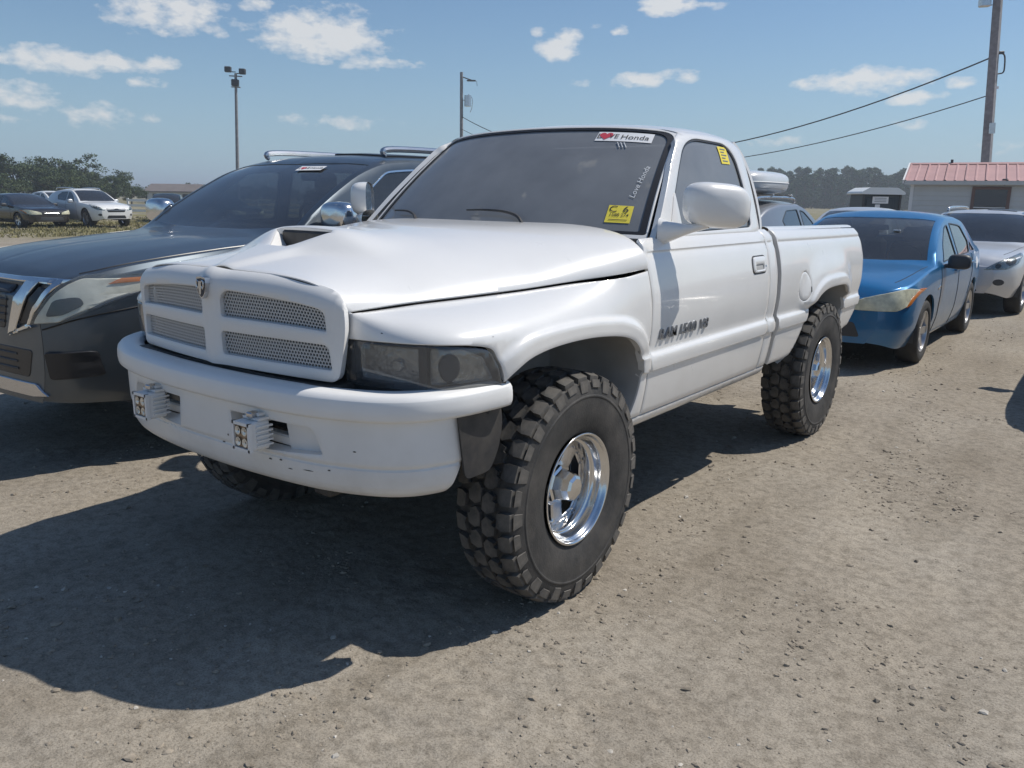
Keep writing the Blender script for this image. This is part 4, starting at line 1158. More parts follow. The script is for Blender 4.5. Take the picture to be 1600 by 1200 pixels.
def proj_surf(bvh, axis, sgn, ulo, uhi, vlo, vhi, n=48):
    "surface seen along an axis: 'y' gives (x,z) front or rear view, 'x' gives (y,z) side view"
    u = np.linspace(ulo, uhi, n); v = np.linspace(vlo, vhi, n); P = np.zeros((n, n, 3)); ok = np.zeros((n, n), bool)
    for i, a in enumerate(u):
        for j, b in enumerate(v):
            o = Vector((a, -3*sgn+(0 if sgn > 0 else 4), b)) if axis == 'y' else Vector((3*sgn, a, b))
            d = Vector((0, sgn, 0)) if axis == 'y' else Vector((-sgn, 0, 0))
            if axis == 'y' and sgn < 0: o = Vector((a, 9, b))
            h = bvh.ray_cast(o, d)
            if h[0] is not None: P[i, j] = h[0]; ok[i, j] = True
    if not ok.all():
        idx = np.argwhere(ok); bad = np.argwhere(~ok)
        for q in bad:
            k = idx[np.argmin(np.abs(idx-q).sum(1))]; P[q[0], q[1]] = P[k[0], k[1]]
            if axis == 'y': P[q[0], q[1], 0] = u[q[0]]; P[q[0], q[1], 2] = v[q[1]]
            else: P[q[0], q[1], 1] = u[q[0]]; P[q[0], q[1], 2] = v[q[1]]
    return Surf(u, v, P)
WHEEL_CACHE = {}
def car_wheel(root, R, W, rr, spokes, loc, s, mat='alloy', twin=False):
    key = (R, W, rr, spokes, s, mat)
    if key not in WHEEL_CACHE:
        h = W/2
        tp = crv([(-h*.85, rr), (-h, rr+.03), (-h*1.02, (rr+R)/2), (-h*.95, R-.02), (-h*.6, R), (0, R), (h*.6, R), (h*.95, R-.02), (h*1.02, (rr+R)/2), (h, rr+.03), (h*.85, rr)], 3)
        ty = mesh_data('tyre', *lathe_x(tp, 40), 'car_tyre')
        rv = lathe_x([(h*.80, rr*.985), (h*.92, rr*1.01), (h*.90, rr*.96), (h*.5, rr*.90), (-h*.4, rr*.86)], 40)
        parts = [rv]
        for k in range(spokes):
            a = 2*math.pi*k/spokes
            for off in ((-.10, .10) if twin else (0,)):
                ca, sa = math.cos(a+off), math.sin(a+off); tw = rr*(.10 if twin else .13)
                V = []
                for (r, hw, x0, x1) in ((rr*.14, tw*1.5, h*.35, h*.62), (rr*.95, tw*.8, h*.55, h*.82)):
                    for (wv, xx) in ((-hw, x0), (hw, x0), (hw, x1), (-hw, x1)): V.append((xx, r*ca-wv*sa, r*sa+wv*ca))
                parts.append((np.array(V), [[0, 1, 5, 4], [1, 2, 6, 5], [2, 3, 7, 6], [3, 0, 4, 7]]))
        parts.append(lathe_x([(h*.45, rr*.24), (h*.66, rr*.2), (h*.68, .001)], 20))
        jv = join(*parts)
        dv = lathe_x([(0, rr*.82), (0, .02)], 28)
        if s < 0: jv = mirx(jv)
        WHEEL_CACHE[key] = (ty, mesh_data('wheel_rim', *jv, mat), mesh_data('brake_disc', *dv, 'chassis'))
        sharp(WHEEL_CACHE[key][1], 35)
    ty, rm, bd = WHEEL_CACHE[key]
    t = link('tyre', ty, root); t.location = loc
    r = link('wheel_rim', rm, root); r.location = loc
    b = link('brake_disc', bd, r)
def rect(y0, y1, a, b): return [(y0, a), (y1, a), (y1, b), (y0, b)]
def build_car(name, label, cat, sp, loc, rotz, paint, glassmat='car_glass', detail=1, group=None):
    """sp holds profiles and part outlines; the car's nose is at local y = 0 and it runs back along +y.
    loc is the ground point under the middle of the front axle."""
    root = thing(name, label, cat, (loc[0], loc[1], loc[2] if len(loc) > 2 else 0), rotz, group)
    oy = -sp['axle'][0]
    B = CarBody(sp); S = B.S; L = sp['L']; R = sp['R']
    d = .07 if detail else .11
    def put(nm, vf, mat, parent=None, **k):
        return obj(nm, move(vf, (0, oy, 0)), mat, parent or root, **k)
    both = lambda vf: join(vf, mirx(vf))
    # outline of the half body with wheel arches cut from the lower edge
    low = [(.0, .02)]
    Ra = sp.get('Ra', R+.055)
    for ya in sp['axle']:
        a = np.linspace(math.pi+.25, -.25, 22)
        pts = [(ya+Ra*math.cos(t), R+Ra*math.sin(t)) for t in a]
        pts = [p for p in pts]
        vs_ = S.inv([p[0] for p in pts], [p[1] for p in pts], 2, 0, 1)
        seg = [(p[0], max(v_, .02)) for p, v_ in zip(pts, vs_) if v_ > .021]
        low += [(seg[0][0]-.004, .02)]+seg+[(seg[-1][0]+.004, .02)]
    low += [(L, .02)]
    out = low+[(L, 3.0), (0, 3.0)]
    holes = []
    for w in sp['side_windows']: holes.append(np.array([(y, 1+f) for y, f in rpoly(w, sp.get('wr', .05), 4)]))
    ws = [(y, 2+f) for y, f in sp['windshield']]; rw = [(y, 2+f) for y, f in sp['rear_window']]
    # windshield and rear window reach the centre line, so they are notches in the half body
    top = [(L, 3.0)]+[(rw[-1][0], 3.0)]+rw[::-1][1:-1]+[(rw[0][0], 3.0)]+[(ws[-1][0], 3.0)]+ws[::-1][1:-1]+[(ws[0][0], 3.0)]+[(0, 3.0)]
    out = low+top
    body = put('body', both(panel_vf(S, out, holes=holes, d=d, rim=.02, edge=.002, ring=0, out=(1, 0, .5))), paint)
    # glass
    for nm, poly in (('windshield', ws), ('rear_window', rw)):
        q = panel_vf(S, poly, d=.12, rim=0, edge=0, ring=0, lift=-.006, out=(0, 0, 1)); put(nm, both(q), glassmat)
    for nm, hs in (('side_window', holes),):
        for h in hs:
            for m in (False, True):
                q = panel_vf(S, h, d=.15, rim=0, edge=0, ring=0, lift=-.006); put(nm, mirx(q) if m else q, glassmat)
                if detail:
                    c = np.asarray(h).mean(0); inn = c+(np.asarray(h)-c)*.93
                    q = panel_vf(S, h, holes=[inn], d=.15, rim=.004, edge=0, ring=0, lift=.002); put('window_trim', mirx(q) if m else q, sp.get('trim', 'black_trim'))
    # end caps
    for y0, nm in ((0, 'front_cap'), (L, 'rear_cap')):
        put(nm, B.cap(y0), paint, body)
    # floor and wheel wells
    put('underbody', box((0, L/2, sp['zb'][1][1]+.12), (1.3, L-.5, .12)), 'chassis', smooth=False)
    for ya in sp['axle']:
        for m in (1, -1):
            a = np.linspace(math.pi+.2, -.2, 16); xo = float(S.ev([[ya, .5]])[0][0])-.03; n = len(a)
            V = [(m*xo, ya+Ra*1.02*math.cos(t), R+Ra*1.02*math.sin(t)) for t in a]+[(m*(xo-.38), ya+Ra*1.02*math.cos(t), R+Ra*1.02*math.sin(t)) for t in a]
            F = [[i, i+1, n+i+1, n+i] for i in range(n-1)]+[[n+i for i in range(n)]]
            put('wheel_house', (np.array(V), F), 'smoked_plastic')
    # door gaps: thin dark seams sunk on the surface
    for seam in sp.get('seams', []):
        p = np.array(seam, dtype=float); c = S.ev(resample_open(p, .05)); n = S.nrm(resample_open(p, .05))
        for m in (1, -1):
            put('door_seam', tube((c+n*np.sign(n[:, :1])*.0)*[m, 1, 1]+[0, 0, 0], .0045, 5), 'black_trim', body)
    bv = B.bvh()
    for (nm, axis, sgn, poly, mat, lift, rim, mirror, lab) in sp['decals']:
        poly = np.asarray(poly, dtype=float); lo = poly.min(0)-.03; hi = poly.max(0)+.03
        PS = proj_surf(bv, axis, sgn, lo[0], hi[0], lo[1], hi[1])
        outv = (0, -sgn, 0) if axis == 'y' else (sgn, 0, 0)
        q = panel_vf(PS, poly, d=.05, rim=rim, edge=min(.004, rim*.4), ring=.004, lift=lift, out=outv)
        put(nm, q, mat, label=lab)
        if mirror: put(nm, mirx(q), mat, label=lab)
    # mirrors
    my, mz, mm = sp['mirror']
    mx = float(S.ev([[my, 1.0]])[0][0])
    for m in (1, -1):
        c = np.array([m*(mx+.13), my+.02, mz]); k = sp.get('mirror_size', 1.0)
        r = put('door_mirror', (pod(.11*k, .065*k, .078*k)[0]+c, pod(.11, .065, .078)[1]), mm)
        put('mirror_stalk', box((m*(mx+.02), my+.03, mz-.05), (.10, .06, .04), .012), mm, r)
        put('mirror_glass', box(c+[0, .061, 0], (.16, .004, .10)), 'mirror_glass', r, smooth=False)
    for (hy, hv_) in sp.get('handles', []):
        e = S.ev([[hy, hv_]])[0]
        for m in (1, -1): put('door_handle', box((m*(e[0]+.012), hy, e[2]), (.03, .17, .028), .010), sp.get('handle_mat', paint))
    # interior
    if detail:
        zf = sp['seat'][2]
        for (sx, sy) in [(.36, sp['seat'][0]), (-.36, sp['seat'][0]), (.36, sp['seat'][1]), (-.36, sp['seat'][1])]:
            put('seat', join(box((sx, sy-.1, zf), (.50, .50, .18), .05), box((sx, sy+.18, zf+.34), (.48, .14, .60), .05)), 'interior_grey')
            put('headrest', box((sx, sy+.21, zf+.72), (.26, .09, .16), .035), 'interior_grey')
        yd = sp['dash']; put('dashboard', box((0, yd, sp['dashz']), (1.36, .40, .16), .05), 'interior')
        a = np.linspace(0, 2*math.pi, 22); put('steering_wheel', tube(np.stack([.36+.18*np.cos(a), yd+.30-.06*np.sin(a), sp['dashz']+.08+.17*np.sin(a)], 1), .014, 6), 'interior')
        put('rearview_mirror', box((0, yd+.55, sp['roofz']-.16), (.22, .03, .06), .012), 'interior')
    # wheels
    for ya in sp['axle']:
        for m in (1, -1):
            xw = float(S.ev([[ya, .45]])[0][0])-.115
            car_wheel(root, R, sp.get('tw', .215), sp['rim'], sp['spokes'], (m*xw, ya+oy, R), m, sp.get('rim_mat', 'alloy'), sp.get('twin', False))
    # roof rails
    for (y0, y1, x, z0, mat) in sp.get('rails', []):
        for m in (1, -1):
            c = crv([(m*x, y0, z0-.05), (m*x, y0+.10, z0), (m*(x), (y0+y1)/2, z0+.012), (m*x, y1-.10, z0), (m*x, y1, z0-.05)], 8)
            put('roof_rail', tube(c, sp.get('rail_r', .022), 8), mat)
    return root, put, S, B
def pod(a, b, c, n=20, m=13):
    "rounded housing: half sizes along x, y, z"
    V = []; F = []
    for i in range(m):
        t = math.pi*(i/(m-1)-.5); ct, st = abs(math.cos(t))**.5, math.copysign(abs(math.sin(t))**.7, math.sin(t))
        for j in range(n):
            q = 2*math.pi*j/n; V.append((a*ct*math.copysign(abs(math.cos(q))**.6, math.cos(q)), b*st, c*ct*math.copysign(abs(math.sin(q))**.6, math.sin(q))))
    for i in range(m-1):
        for j in range(n): F.append([i*n+j, i*n+(j+1) % n, (i+1)*n+(j+1) % n, (i+1)*n+j])
    return np.array(V), F
def resample_open(p, d):
    out = [p[0]]
    for a, b in zip(p[:-1], p[1:]):
        k = max(1, int(math.ceil(np.linalg.norm(b-a)/d)))
        out += [a+(b-a)*t/k for t in range(1, k+1)]
    return np.array(out)
def yz_seam(S, pts, v0=0, v1=1):
    p = resample_open(np.array(pts, dtype=float), .06)
    return np.stack([p[:, 0], S.inv(p[:, 0], p[:, 1], 2, v0, v1)], 1)
def mx_poly(p): return [(-x, z) for x, z in p][::-1]

# ---------------- blue saloon
blue = dict(L=4.445, axle=(.88, 3.49), R=.318, rim=.205, spokes=5, twin=True, tumble=.36, tuck=.06,
    zb=[(0,.27),(.3,.20),(.8,.20),(3.6,.20),(4.1,.24),(4.445,.32)],
    zs=[(0,.66),(.10,.74),(.35,.81),(1.1,.92),(2.2,.955),(3.4,.985),(4.2,.98),(4.445,.93)],
    zt=[(0,.72),(.07,.80),(.25,.86),(.7,.915),(1.18,.975),(1.45,1.13),(1.75,1.29),(2.05,1.41),(2.4,1.478),(2.8,1.480),(3.15,1.435),(3.45,1.32),(3.75,1.17),(3.95,1.11),(4.2,1.09),(4.38,1.06),(4.445,1.0)],
    crown=[(0,.03),(.4,.06),(1.1,.05),(1.5,.045),(2.1,.06),(2.8,.07),(3.4,.05),(3.9,.05),(4.445,.04)],
    w=[(0,.60),(.08,.72),(.22,.80),(.5,.845),(1.2,.862),(3.2,.862),(3.9,.835),(4.3,.78),(4.445,.66)],
    side_windows=[[(1.58,.10),(2.32,.06),(2.30,.86),(2.10,.86),(1.80,.60)],[(2.42,.06),(3.10,.06),(3.22,.40),(3.02,.80),(2.42,.88)],[(3.18,.10),(3.48,.12),(3.30,.42)]],
    wr=.05, windshield=[(1.20,1.0),(1.22,.6),(1.30,.10),(2.12,.10),(2.06,.5),(2.03,1.0)], rear_window=[(3.04,1.0),(3.06,.5),(3.10,.10),(3.72,.10),(3.78,.6),(3.80,1.0)],
    mirror=(1.62, .975, 'smoked_plastic'), handles=[(2.20,.86),(3.12,.88)], seat=(2.15, 2.95, .50), dash=1.62, dashz=.88, roofz=1.45,
    seams=[[(1.42,.10),(1.38,.5),(1.44,1.0)],[(2.37,.08),(2.36,.6),(2.37,1.02)],[(3.10,.40),(3.24,.7),(3.24,1.02)],[(1.42,.10),(2.37,.08),(3.02,.10)],[(.30,2.15),(.7,2.10),(1.15,2.07)]],
    decals=[('headlight','y',1,rpoly([(.36,.585),(.74,.585),(.800,.63),(.842,.758),(.79,.788),(.64,.748),(.38,.668)],[.02,.03,.03,.02,.02,.04,.02]),'pale_lens',.012,.03,True,'hazy yellowed headlight'),
            ('side_marker','y',1,rpoly([(.785,.615),(.808,.635),(.846,.765),(.832,.775)],.006),'amber',.016,.02,True,None),
            ('grille','y',1,rpoly([(-.30,.60),(.30,.60),(.34,.67),(-.34,.67)],.02),'smoked_plastic',.004,.01,False,None),
            ('grille_bar','y',1,[(-.30,.63),(.30,.63),(.31,.645),(-.31,.645)],'chrome',.010,.008,False,None),
            ('lower_grille','y',1,rpoly([(-.46,.33),(.46,.33),(.40,.47),(-.40,.47)],.03),'smoked_plastic',.004,.01,False,None),
            ('fender_vent','x',1,rpoly([(1.24,.70),(1.40,.72),(1.37,.75),(1.24,.73)],.006),'chrome',.004,.005,False,None),
            ('tail_light','y',-1,rpoly([(.50,.80),(.74,.80),(.74,.98),(.50,.96)],.02),'red_lens',.004,.01,True,None)])
root, put, S_, B_ = build_car('sedan', 'blue four door sedan parked behind the white pickup', 'car', blue, (.135, 6.36), 0.0, 'blue_paint', 'car_glass')
fl = [(3.66+.075*math.cos(a), .86+.075*math.sin(a)) for a in np.linspace(0, 6.283, 20, endpoint=False)]
PS = proj_surf(B_.bvh(), 'x', 1, 3.5, 3.85, .75, .97)
put('fuel_door', panel_vf(PS, fl, d=.04, rim=.005, lift=.003), 'white_paper')
put('windshield_note', box((.30, 1.72, 1.275), (.07, .02, .012)), 'white_paper', smooth=False)

# ---------------- silver crossover behind it
cross = dict(L=4.63, axle=(.90, 3.70), R=.355, rim=.235, spokes=5, tumble=.40, tuck=.06, shoulder=.04,
    zb=[(0,.34),(.3,.26),(.8,.26),(3.7,.26),(4.2,.30),(4.63,.40)],
    zs=[(0,.70),(.12,.78),(.4,.84),(1.2,.93),(2.3,.97),(3.6,1.02),(4.3,1.04),(4.63,1.0)],
    zt=[(0,.74),(.10,.84),(.35,.91),(.9,.97),(1.35,1.01),(1.65,1.17),(1.95,1.33),(2.2,1.43),(2.5,1.485),(3.1,1.49),(3.7,1.44),(4.1,1.33),(4.4,1.14),(4.55,1.05),(4.63,1.02)],
    crown=[(0,.03),(.4,.07),(1.2,.06),(1.6,.05),(2.3,.06),(3.2,.07),(4.0,.06),(4.63,.02)],
    w=[(0,.60),(.10,.74),(.28,.84),(.6,.89),(1.3,.90),(3.5,.90),(4.1,.87),(4.5,.80),(4.63,.70)],
    side_windows=[[(1.80,.10),(2.50,.06),(2.48,.84),(2.28,.84),(2.0,.62)],[(2.58,.06),(3.30,.10),(3.40,.5),(3.1,.82),(2.58,.86)]],
    windshield=[(1.36,1.0),(1.38,.6),(1.46,.08),(2.28,.08),(2.22,.5),(2.19,1.0)], rear_window=[(3.9,1.0),(3.92,.5),(3.98,.10),(4.36,.10),(4.40,.6),(4.42,1.0)],
    mirror=(1.85, 1.0, 'silver_paint'), handles=[(2.35,.86),(3.25,.88)], seat=(2.3, 3.1, .58), dash=1.8, dashz=.90, roofz=1.45,
    rails=[(2.35,3.95,.56,1.505,'dull_chrome')],
    seams=[[(1.62,.10),(1.58,.5),(1.64,1.0)],[(2.54,.08),(2.53,.6),(2.54,1.02)],[(.35,2.2),(.8,2.14),(1.3,2.10)]],
    decals=[('headlight','y',1,rpoly([(.46,.665),(.74,.68),(.84,.76),(.845,.87),(.80,.90),(.70,.83),(.56,.75)],[.02,.04,.03,.02,.02,.04,.04]),'clear_glass',.006,.012,True,None),
            ('headlight_housing','y',1,rpoly([(.47,.67),(.74,.685),(.835,.765),(.835,.865),(.80,.89),(.70,.825),(.56,.745)],.02),'reflector',.001,.004,True,None),
            ('headlight_bulb','y',1,[(.76+.05*math.cos(a),.79+.055*math.sin(a)) for a in np.linspace(0,6.28,16,endpoint=False)],'smoked_plastic',.004,.004,True,None),
            ('headlight_bulb','y',1,[(.63+.035*math.cos(a),.725+.035*math.sin(a)) for a in np.linspace(0,6.28,14,endpoint=False)],'smoked_plastic',.004,.004,True,None),
            ('grille','y',1,rpoly([(-.36,.60),(.36,.60),(.42,.74),(-.42,.74)],.04),'black_trim',.004,.01,False,None),
            ('grille_bar','y',1,[(-.37,.665),(.37,.665),(.38,.685),(-.38,.685)],'chrome',.012,.008,False,None),
            ('lower_grille','y',1,rpoly([(-.42,.36),(.42,.36),(.36,.48),(-.36,.48)],.03),'black_trim',.004,.01,False,None),
            ('fog_light','y',1,[(.66+.065*math.cos(a),.50+.045*math.sin(a)) for a in np.linspace(0,6.28,16,endpoint=False)],'smoked_plastic',.004,.01,True,None),
            ('tail_light','y',-1,rpoly([(.52,.95),(.78,.95),(.78,1.1),(.52,1.06)],.02),'red_lens',.004,.01,True,None)])
root, put, S_, B_ = build_car('crossover', 'silver crossover with roof rails parked behind the blue sedan', 'suv', cross, (.42, 11.6), -.03, 'silver_paint', 'car_dark_glass')
put('sunroof', panel_vf(S_, [(2.42,2.35),(3.1,2.35),(3.1,2.98),(2.42,2.98)], d=.1, rim=.01, lift=.006, out=(0, 0, 1)), 'black_trim')
# ---------------- stickers on the pickup's glass
def ws_patch(name, f0, f1, h0, h1, mat, parent, lift, label=None):
    vf = panel_vf(WS, [(f0, h0), (f1, h0), (f1, h1), (f0, h1)], d=.05, bd=.05, rim=0, edge=0, ring=0, lift=lift, out=(0, -1, 0))
    return obj(name, vf, mat, parent, label=label)
def ws_text(name, s, fc, hc, size, mat, parent, lift, rot=0.0, sx=1.0, sy=1.0, **kw):
    v, f = text_vf(s, 1.0, **kw); v = v[:, :2]*[sx, sy]; c, q = math.cos(rot), math.sin(rot)
    v = np.stack([c*v[:, 0]-q*v[:, 1], q*v[:, 0]+c*v[:, 1]], 1)*size
    P = np.stack([fc+v[:, 0]/.76, hc+v[:, 1]/.68], 1)
    n = WS.nrm(P); n = np.where(n[:, 1:2] > 0, -n, n)
    return obj(name, (WS.ev(P)+n*lift, f), mat, parent, smooth=False)
st = ws_patch('dealer_sticker', .490, .870, .858, .958, 'white_paper', truck, .003, 'white LOVE Honda sticker with a red heart')
ws_text('sticker_text', 'L', .512, .908, .052, 'ink', st, .005, sx=1.2)
ws_text('sticker_text', 'VE', .612, .908, .046, 'ink', st, .005, sx=1.05)
ws_text('sticker_text', 'Honda', .755, .903, .047, 'ink', st, .005, sx=1.12)
hp_ = [(16*math.sin(t)**3/17, (13*math.cos(t)-5*math.cos(2*t)-2*math.cos(3*t)-math.cos(4*t))/17) for t in np.linspace(0, 2*math.pi, 30, endpoint=False)]
hq_ = np.array([(.555+p[0]*.048/.76*.8, .913+p[1]*.040/.68*.8) for p in hp_]); n_ = WS.nrm(hq_); n_ = np.where(n_[:, 1:2] > 0, -n_, n_)
obj('sticker_heart', (WS.ev(hq_)+n_*.005, [list(range(30))]), 'red_ink', st, smooth=False)
ys_ = ws_patch('lot_sticker', .766, .898, .104, .247, 'yellow_paper', truck, .003, 'yellow lot sticker marked C 6')
ws_text('sticker_text', 'C', .795, .212, .050, 'ink', ys_, .005)
ws_text('sticker_text', '6', .862, .212, .050, 'ink', ys_, .005)
ws_text('sticker_text', '1588 274', .832, .165, .026, 'ink', ys_, .005, sx=.8)
ws_patch('sticker_rule', .785, .882, .124, .129, 'ink', ys_, .005)
ws_text('marker_writing', 'Love Honda', .888, .465, .036, 'marker', truck, .004, rot=math.radians(83), shear=.25, sx=1.15, sy=.95)
for k in range(3):
    f0, h0 = .655+.022*k, .845; seg = np.linspace(0, 1, 6)
    obj('marker_stroke', tube([on_ws(f0+.03*t, h0-.055*t, .004) for t in seg], .0022, 5), 'marker', truck)
vf = panel_vf(GREEN, [(1.562,.372),(1.668,.374),(1.666,.468),(1.556,.466)], d=.05, rim=0, edge=0, ring=0, lift=-.009)
ws2 = obj('window_sticker', vf, 'yellow_paper', truck, label='yellow price sticker on the side window')
for k in range(5):
    vf = panel_vf(GREEN, [(1.58,.386+k*.016),(1.645-.02*(k % 2),.386+k*.016),(1.645-.02*(k % 2),.391+k*.016),(1.58,.391+k*.016)], d=.05, rim=0, edge=0, ring=0, lift=-.0075)
    obj('sticker_rule', vf, 'badge', ws2)

# ---------------- dark grey full size suv beside the pickup
principled('headlamp_bowl', (.80, .80, .74), .35, metal=.15, var=.12, vscale=18)
big = dict(L=5.30, axle=(.97, 4.05), R=.40, Ra=.47, rim=.255, spokes=6, tumble=.24, tuck=.05, shoulder=.03,
    zb=[(0,.40),(.25,.38),(.6,.36),(4.5,.36),(5.0,.42),(5.3,.5)],
    zs=[(0,.98),(.08,1.04),(.3,1.10),(.8,1.17),(1.5,1.25),(2.6,1.27),(4.6,1.29),(5.3,1.25)],
    zt=[(0,1.02),(.05,1.10),(.18,1.16),(.5,1.225),(1.0,1.275),(1.5,1.315),(1.78,1.49),(2.05,1.655),(2.3,1.785),(2.55,1.86),(2.9,1.892),(3.6,1.90),(4.5,1.885),(4.95,1.82),(5.15,1.55),(5.25,1.34),(5.3,1.28)],
    crown=[(0,.03),(.3,.06),(1.4,.05),(1.8,.04),(2.4,.05),(3,.06),(4.6,.06),(5.3,.02)],
    w=[(0,.76),(.06,.86),(.18,.925),(.40,.975),(.8,1.0),(1.4,1.01),(4.6,1.01),(5.1,.97),(5.3,.86)],
    side_windows=[[(1.92,.12),(2.86,.10),(2.86,.88),(2.52,.88),(2.30,.70)],[(2.97,.10),(3.86,.10),(3.86,.90),(2.97,.90)],[(3.96,.12),(4.72,.14),(4.66,.86),(3.96,.90)]],
    wr=.05, windshield=[(1.52,1.0),(1.54,.6),(1.63,.07),(2.42,.07),(2.36,.5),(2.33,1.0)], rear_window=[(4.98,1.0),(4.99,.5),(5.0,.12),(5.19,.12),(5.20,.6),(5.20,1.0)],
    mirror=(1.80, 1.42, 'chrome'), handles=[(2.70,.82),(3.70,.83)], handle_mat='chrome', seat=(2.75, 3.65, .95), dash=1.95, dashz=1.25, roofz=1.86,
    rails=[(2.62,4.75,.72,1.912,'dull_chrome')], rail_r=.024, trim='chrome', mirror_size=1.25,
    seams=[[(1.62,.10),(1.58,.5),(1.66,1.0)],[(2.91,.08),(2.90,.6),(2.91,1.02)],[(.20,2.05),(.6,2.03),(1.45,2.02)],[(.005,.70),(.2,.71),(.52,.72)],[(.55,.30),(.50,.72)]],
    decals=[('grille','y',1,rpoly([(-.40,.80),(.40,.80),(.48,1.05),(-.48,1.05)],.02),'black_trim',.004,.02,False,None),
            ('grille_chrome','y',1,[(.46,.775),(.545,.80),(.725,1.065),(.60,1.065)],'chrome',.026,.03,True,'broad chrome bar of the grille'),
            ('grille_slot','y',1,[(.565,.835),(.645,.85),(.80,1.045),(.73,1.05)],'black_trim',.010,.015,True,None),
            ('grille_chrome','y',1,[(.655,.835),(.69,.845),(.865,1.085),(.825,1.085)],'chrome',.024,.03,True,'thin chrome edge of the grille'),
            ('grille_chrome','y',1,[(.46,.765),(.70,.832),(.685,.858),(.52,.80)],'chrome',.022,.03,True,None),
            ('grille_chrome','y',1,[(-.84,1.062),(.84,1.062),(.86,1.086),(-.86,1.086)],'chrome',.020,.03,False,None),
            ('headlight','y',1,rpoly([(.705,.845),(.86,.862),(.93,.925),(.978,1.01),(.986,1.10),(.955,1.112),(.880,1.100)],[.01,.04,.04,.03,.02,.02,.01]),'lamp_glass',.032,.04,True,'clear headlight with amber corner'),
            ('headlight_housing','y',1,rpoly([(.715,.852),(.855,.868),(.92,.93),(.970,1.01),(.975,1.09),(.885,1.092)],.008),'headlamp_bowl',.014,.010,True,None),
            ('headlight_bulb','y',1,rpoly([(.80,.895),(.87,.905),(.915,.955),(.90,1.0),(.835,.985)],.018),'smoked_plastic',.022,.004,True,None),
            ('turn_signal','y',1,[(.935,1.060),(.968,1.068),(.972,1.094),(.945,1.090)],'amber',.018,.004,True,None),
            ('lower_grille','y',1,rpoly([(-.60,.54),(.60,.54),(.66,.70),(-.66,.70)],.03),'black_trim',.004,.02,False,None),
            ('fog_light','y',1,rpoly([(.775,.545),(.925,.56),(.930,.705),(.765,.70)],.02),'black_trim',.016,.03,True,None),
            ('skid_plate','y',1,rpoly([(-.62,.43),(.62,.43),(.74,.445),(.66,.51),(-.66,.51),(-.74,.445)],.01),'dull_chrome',.012,.02,False,None),
            ('tail_light','y',-1,rpoly([(.72,.98),(.9,.98),(.9,1.24),(.72,1.2)],.02),'red_lens',.004,.01,True,None)])
for k in range(5):
    big['decals'].append(('grille_slat','y',1,[(-.41-.015*k,.835+.042*k),(.41+.015*k,.835+.042*k),(.41+.015*k,.847+.042*k),(-.41-.015*k,.847+.042*k)],'smoked_plastic',.012,.01,False,None))
for k in range(3):
    big['decals'].append(('grille_slat','y',1,[(-.5,.575+.042*k),(.5,.575+.042*k),(.5,.587+.042*k),(-.5,.587+.042*k)],'smoked_plastic',.012,.01,False,None))
root, put, S_, B_ = build_car('large_suv', 'dark grey full size suv parked close beside the white pickup', 'suv', big, (-2.86, .36), 0.0, 'graphite_paint', 'car_glass')
put('sunroof', panel_vf(S_, [(2.75,2.25),(3.6,2.25),(3.6,2.98),(2.75,2.98)], d=.1, rim=.02, lift=.012, out=(0, 0, 1)), 'black_trim')
def on_car(S, y, f, lift=.004):
    q = np.array([[y, 2+f]]); n = S.nrm(q)[0]; n = n if n[2] > 0 else -n
    return S.ev(q)[0]+n*lift
def car_sticker(put, S, corners):
    a, b, c, d_ = [on_car(S, *q) for q in corners]
    o = put('dealer_sticker', (np.array([a, b, c, d_]), [[0, 1, 2, 3]]), 'white_paper', smooth=False, label='white LOVE Honda sticker')
    ex = (b-a); ey = (d_-a); ln = np.linalg.norm(ex); exn = ex/ln; eyn = ey-exn*(ey@exn); hn = np.linalg.norm(eyn); eyn /= hn; nz = np.cross(exn, eyn); ctr = (a+b+c+d_)/4+nz*.002
    for s, px in (('L', -.42), ('VE', -.13), ('Honda', .24)): put('sticker_text', place_flat(text_vf(s, hn*.62), ctr+exn*ln*px, exn, eyn), 'ink', o, smooth=False)
    put('sticker_heart', (np.array([ctr-exn*ln*.29+exn*p[0]*hn*.36+eyn*p[1]*hn*.36 for p in hp_]), [list(range(30))]), 'red_ink', o, smooth=False)
car_sticker(put, S_, [(2.20,.78),(2.22,.46),(2.29,.46),(2.27,.78)])

# ---------------- more cars, farther off (same families of shape, own paint and size)
def far_car(name, label, cat, sp, loc, rotz, paint, gl='car_dark_glass', scale=(1, 1, 1), detail=0, **kw):
    r = build_car(name, label, cat, sp, loc, rotz, paint, gl, detail, **kw)
    r[0].scale = scale
    return r
r1, put1, S1, B1 = far_car('hatchback_suv', 'grey suv with white roof box behind the pickup bed', 'suv', cross, (-2.36, 11.85), math.pi, 'grey_paint', scale=(1.0, 1.0, 1.07), detail=1)
put1('load_bar', join(box((0, 2.55, 1.545), (1.2, .05, .03), .008), box((0, 3.35, 1.545), (1.2, .05, .03), .008)), 'dull_chrome')
rbx = thing('roof_box', 'white plastic roof box on the grey suv', 'roof box', (0, 0, 0))
def rbox():
    ys = np.linspace(-.85, .85, 24); V = []; n = 28; F = []
    for y in ys:
        k = (1-abs(y/.85)**4)**.35 if abs(y) < .85 else .02
        for j in range(n):
            a = 2*math.pi*j/n; ca, sa = math.cos(a), math.sin(a)
            V.append((.46*k*np.sign(ca)*abs(ca)**.55, y, .17*k*np.sign(sa)*abs(sa)**.55))
    for i in range(len(ys)-1):
        for j in range(n): F.append([i*n+j, i*n+(j+1) % n, (i+1)*n+(j+1) % n, (i+1)*n+j])
    return np.array(V), F
obj('shell', rbox(), 'pearl_paint', rbx)
obj('rim_band', (rbox()[0]*[1.015, 1.01, .12], rbox()[1]), 'white_plastic', rbx)
rbx.location = (-2.22, 9.50, 1.83)
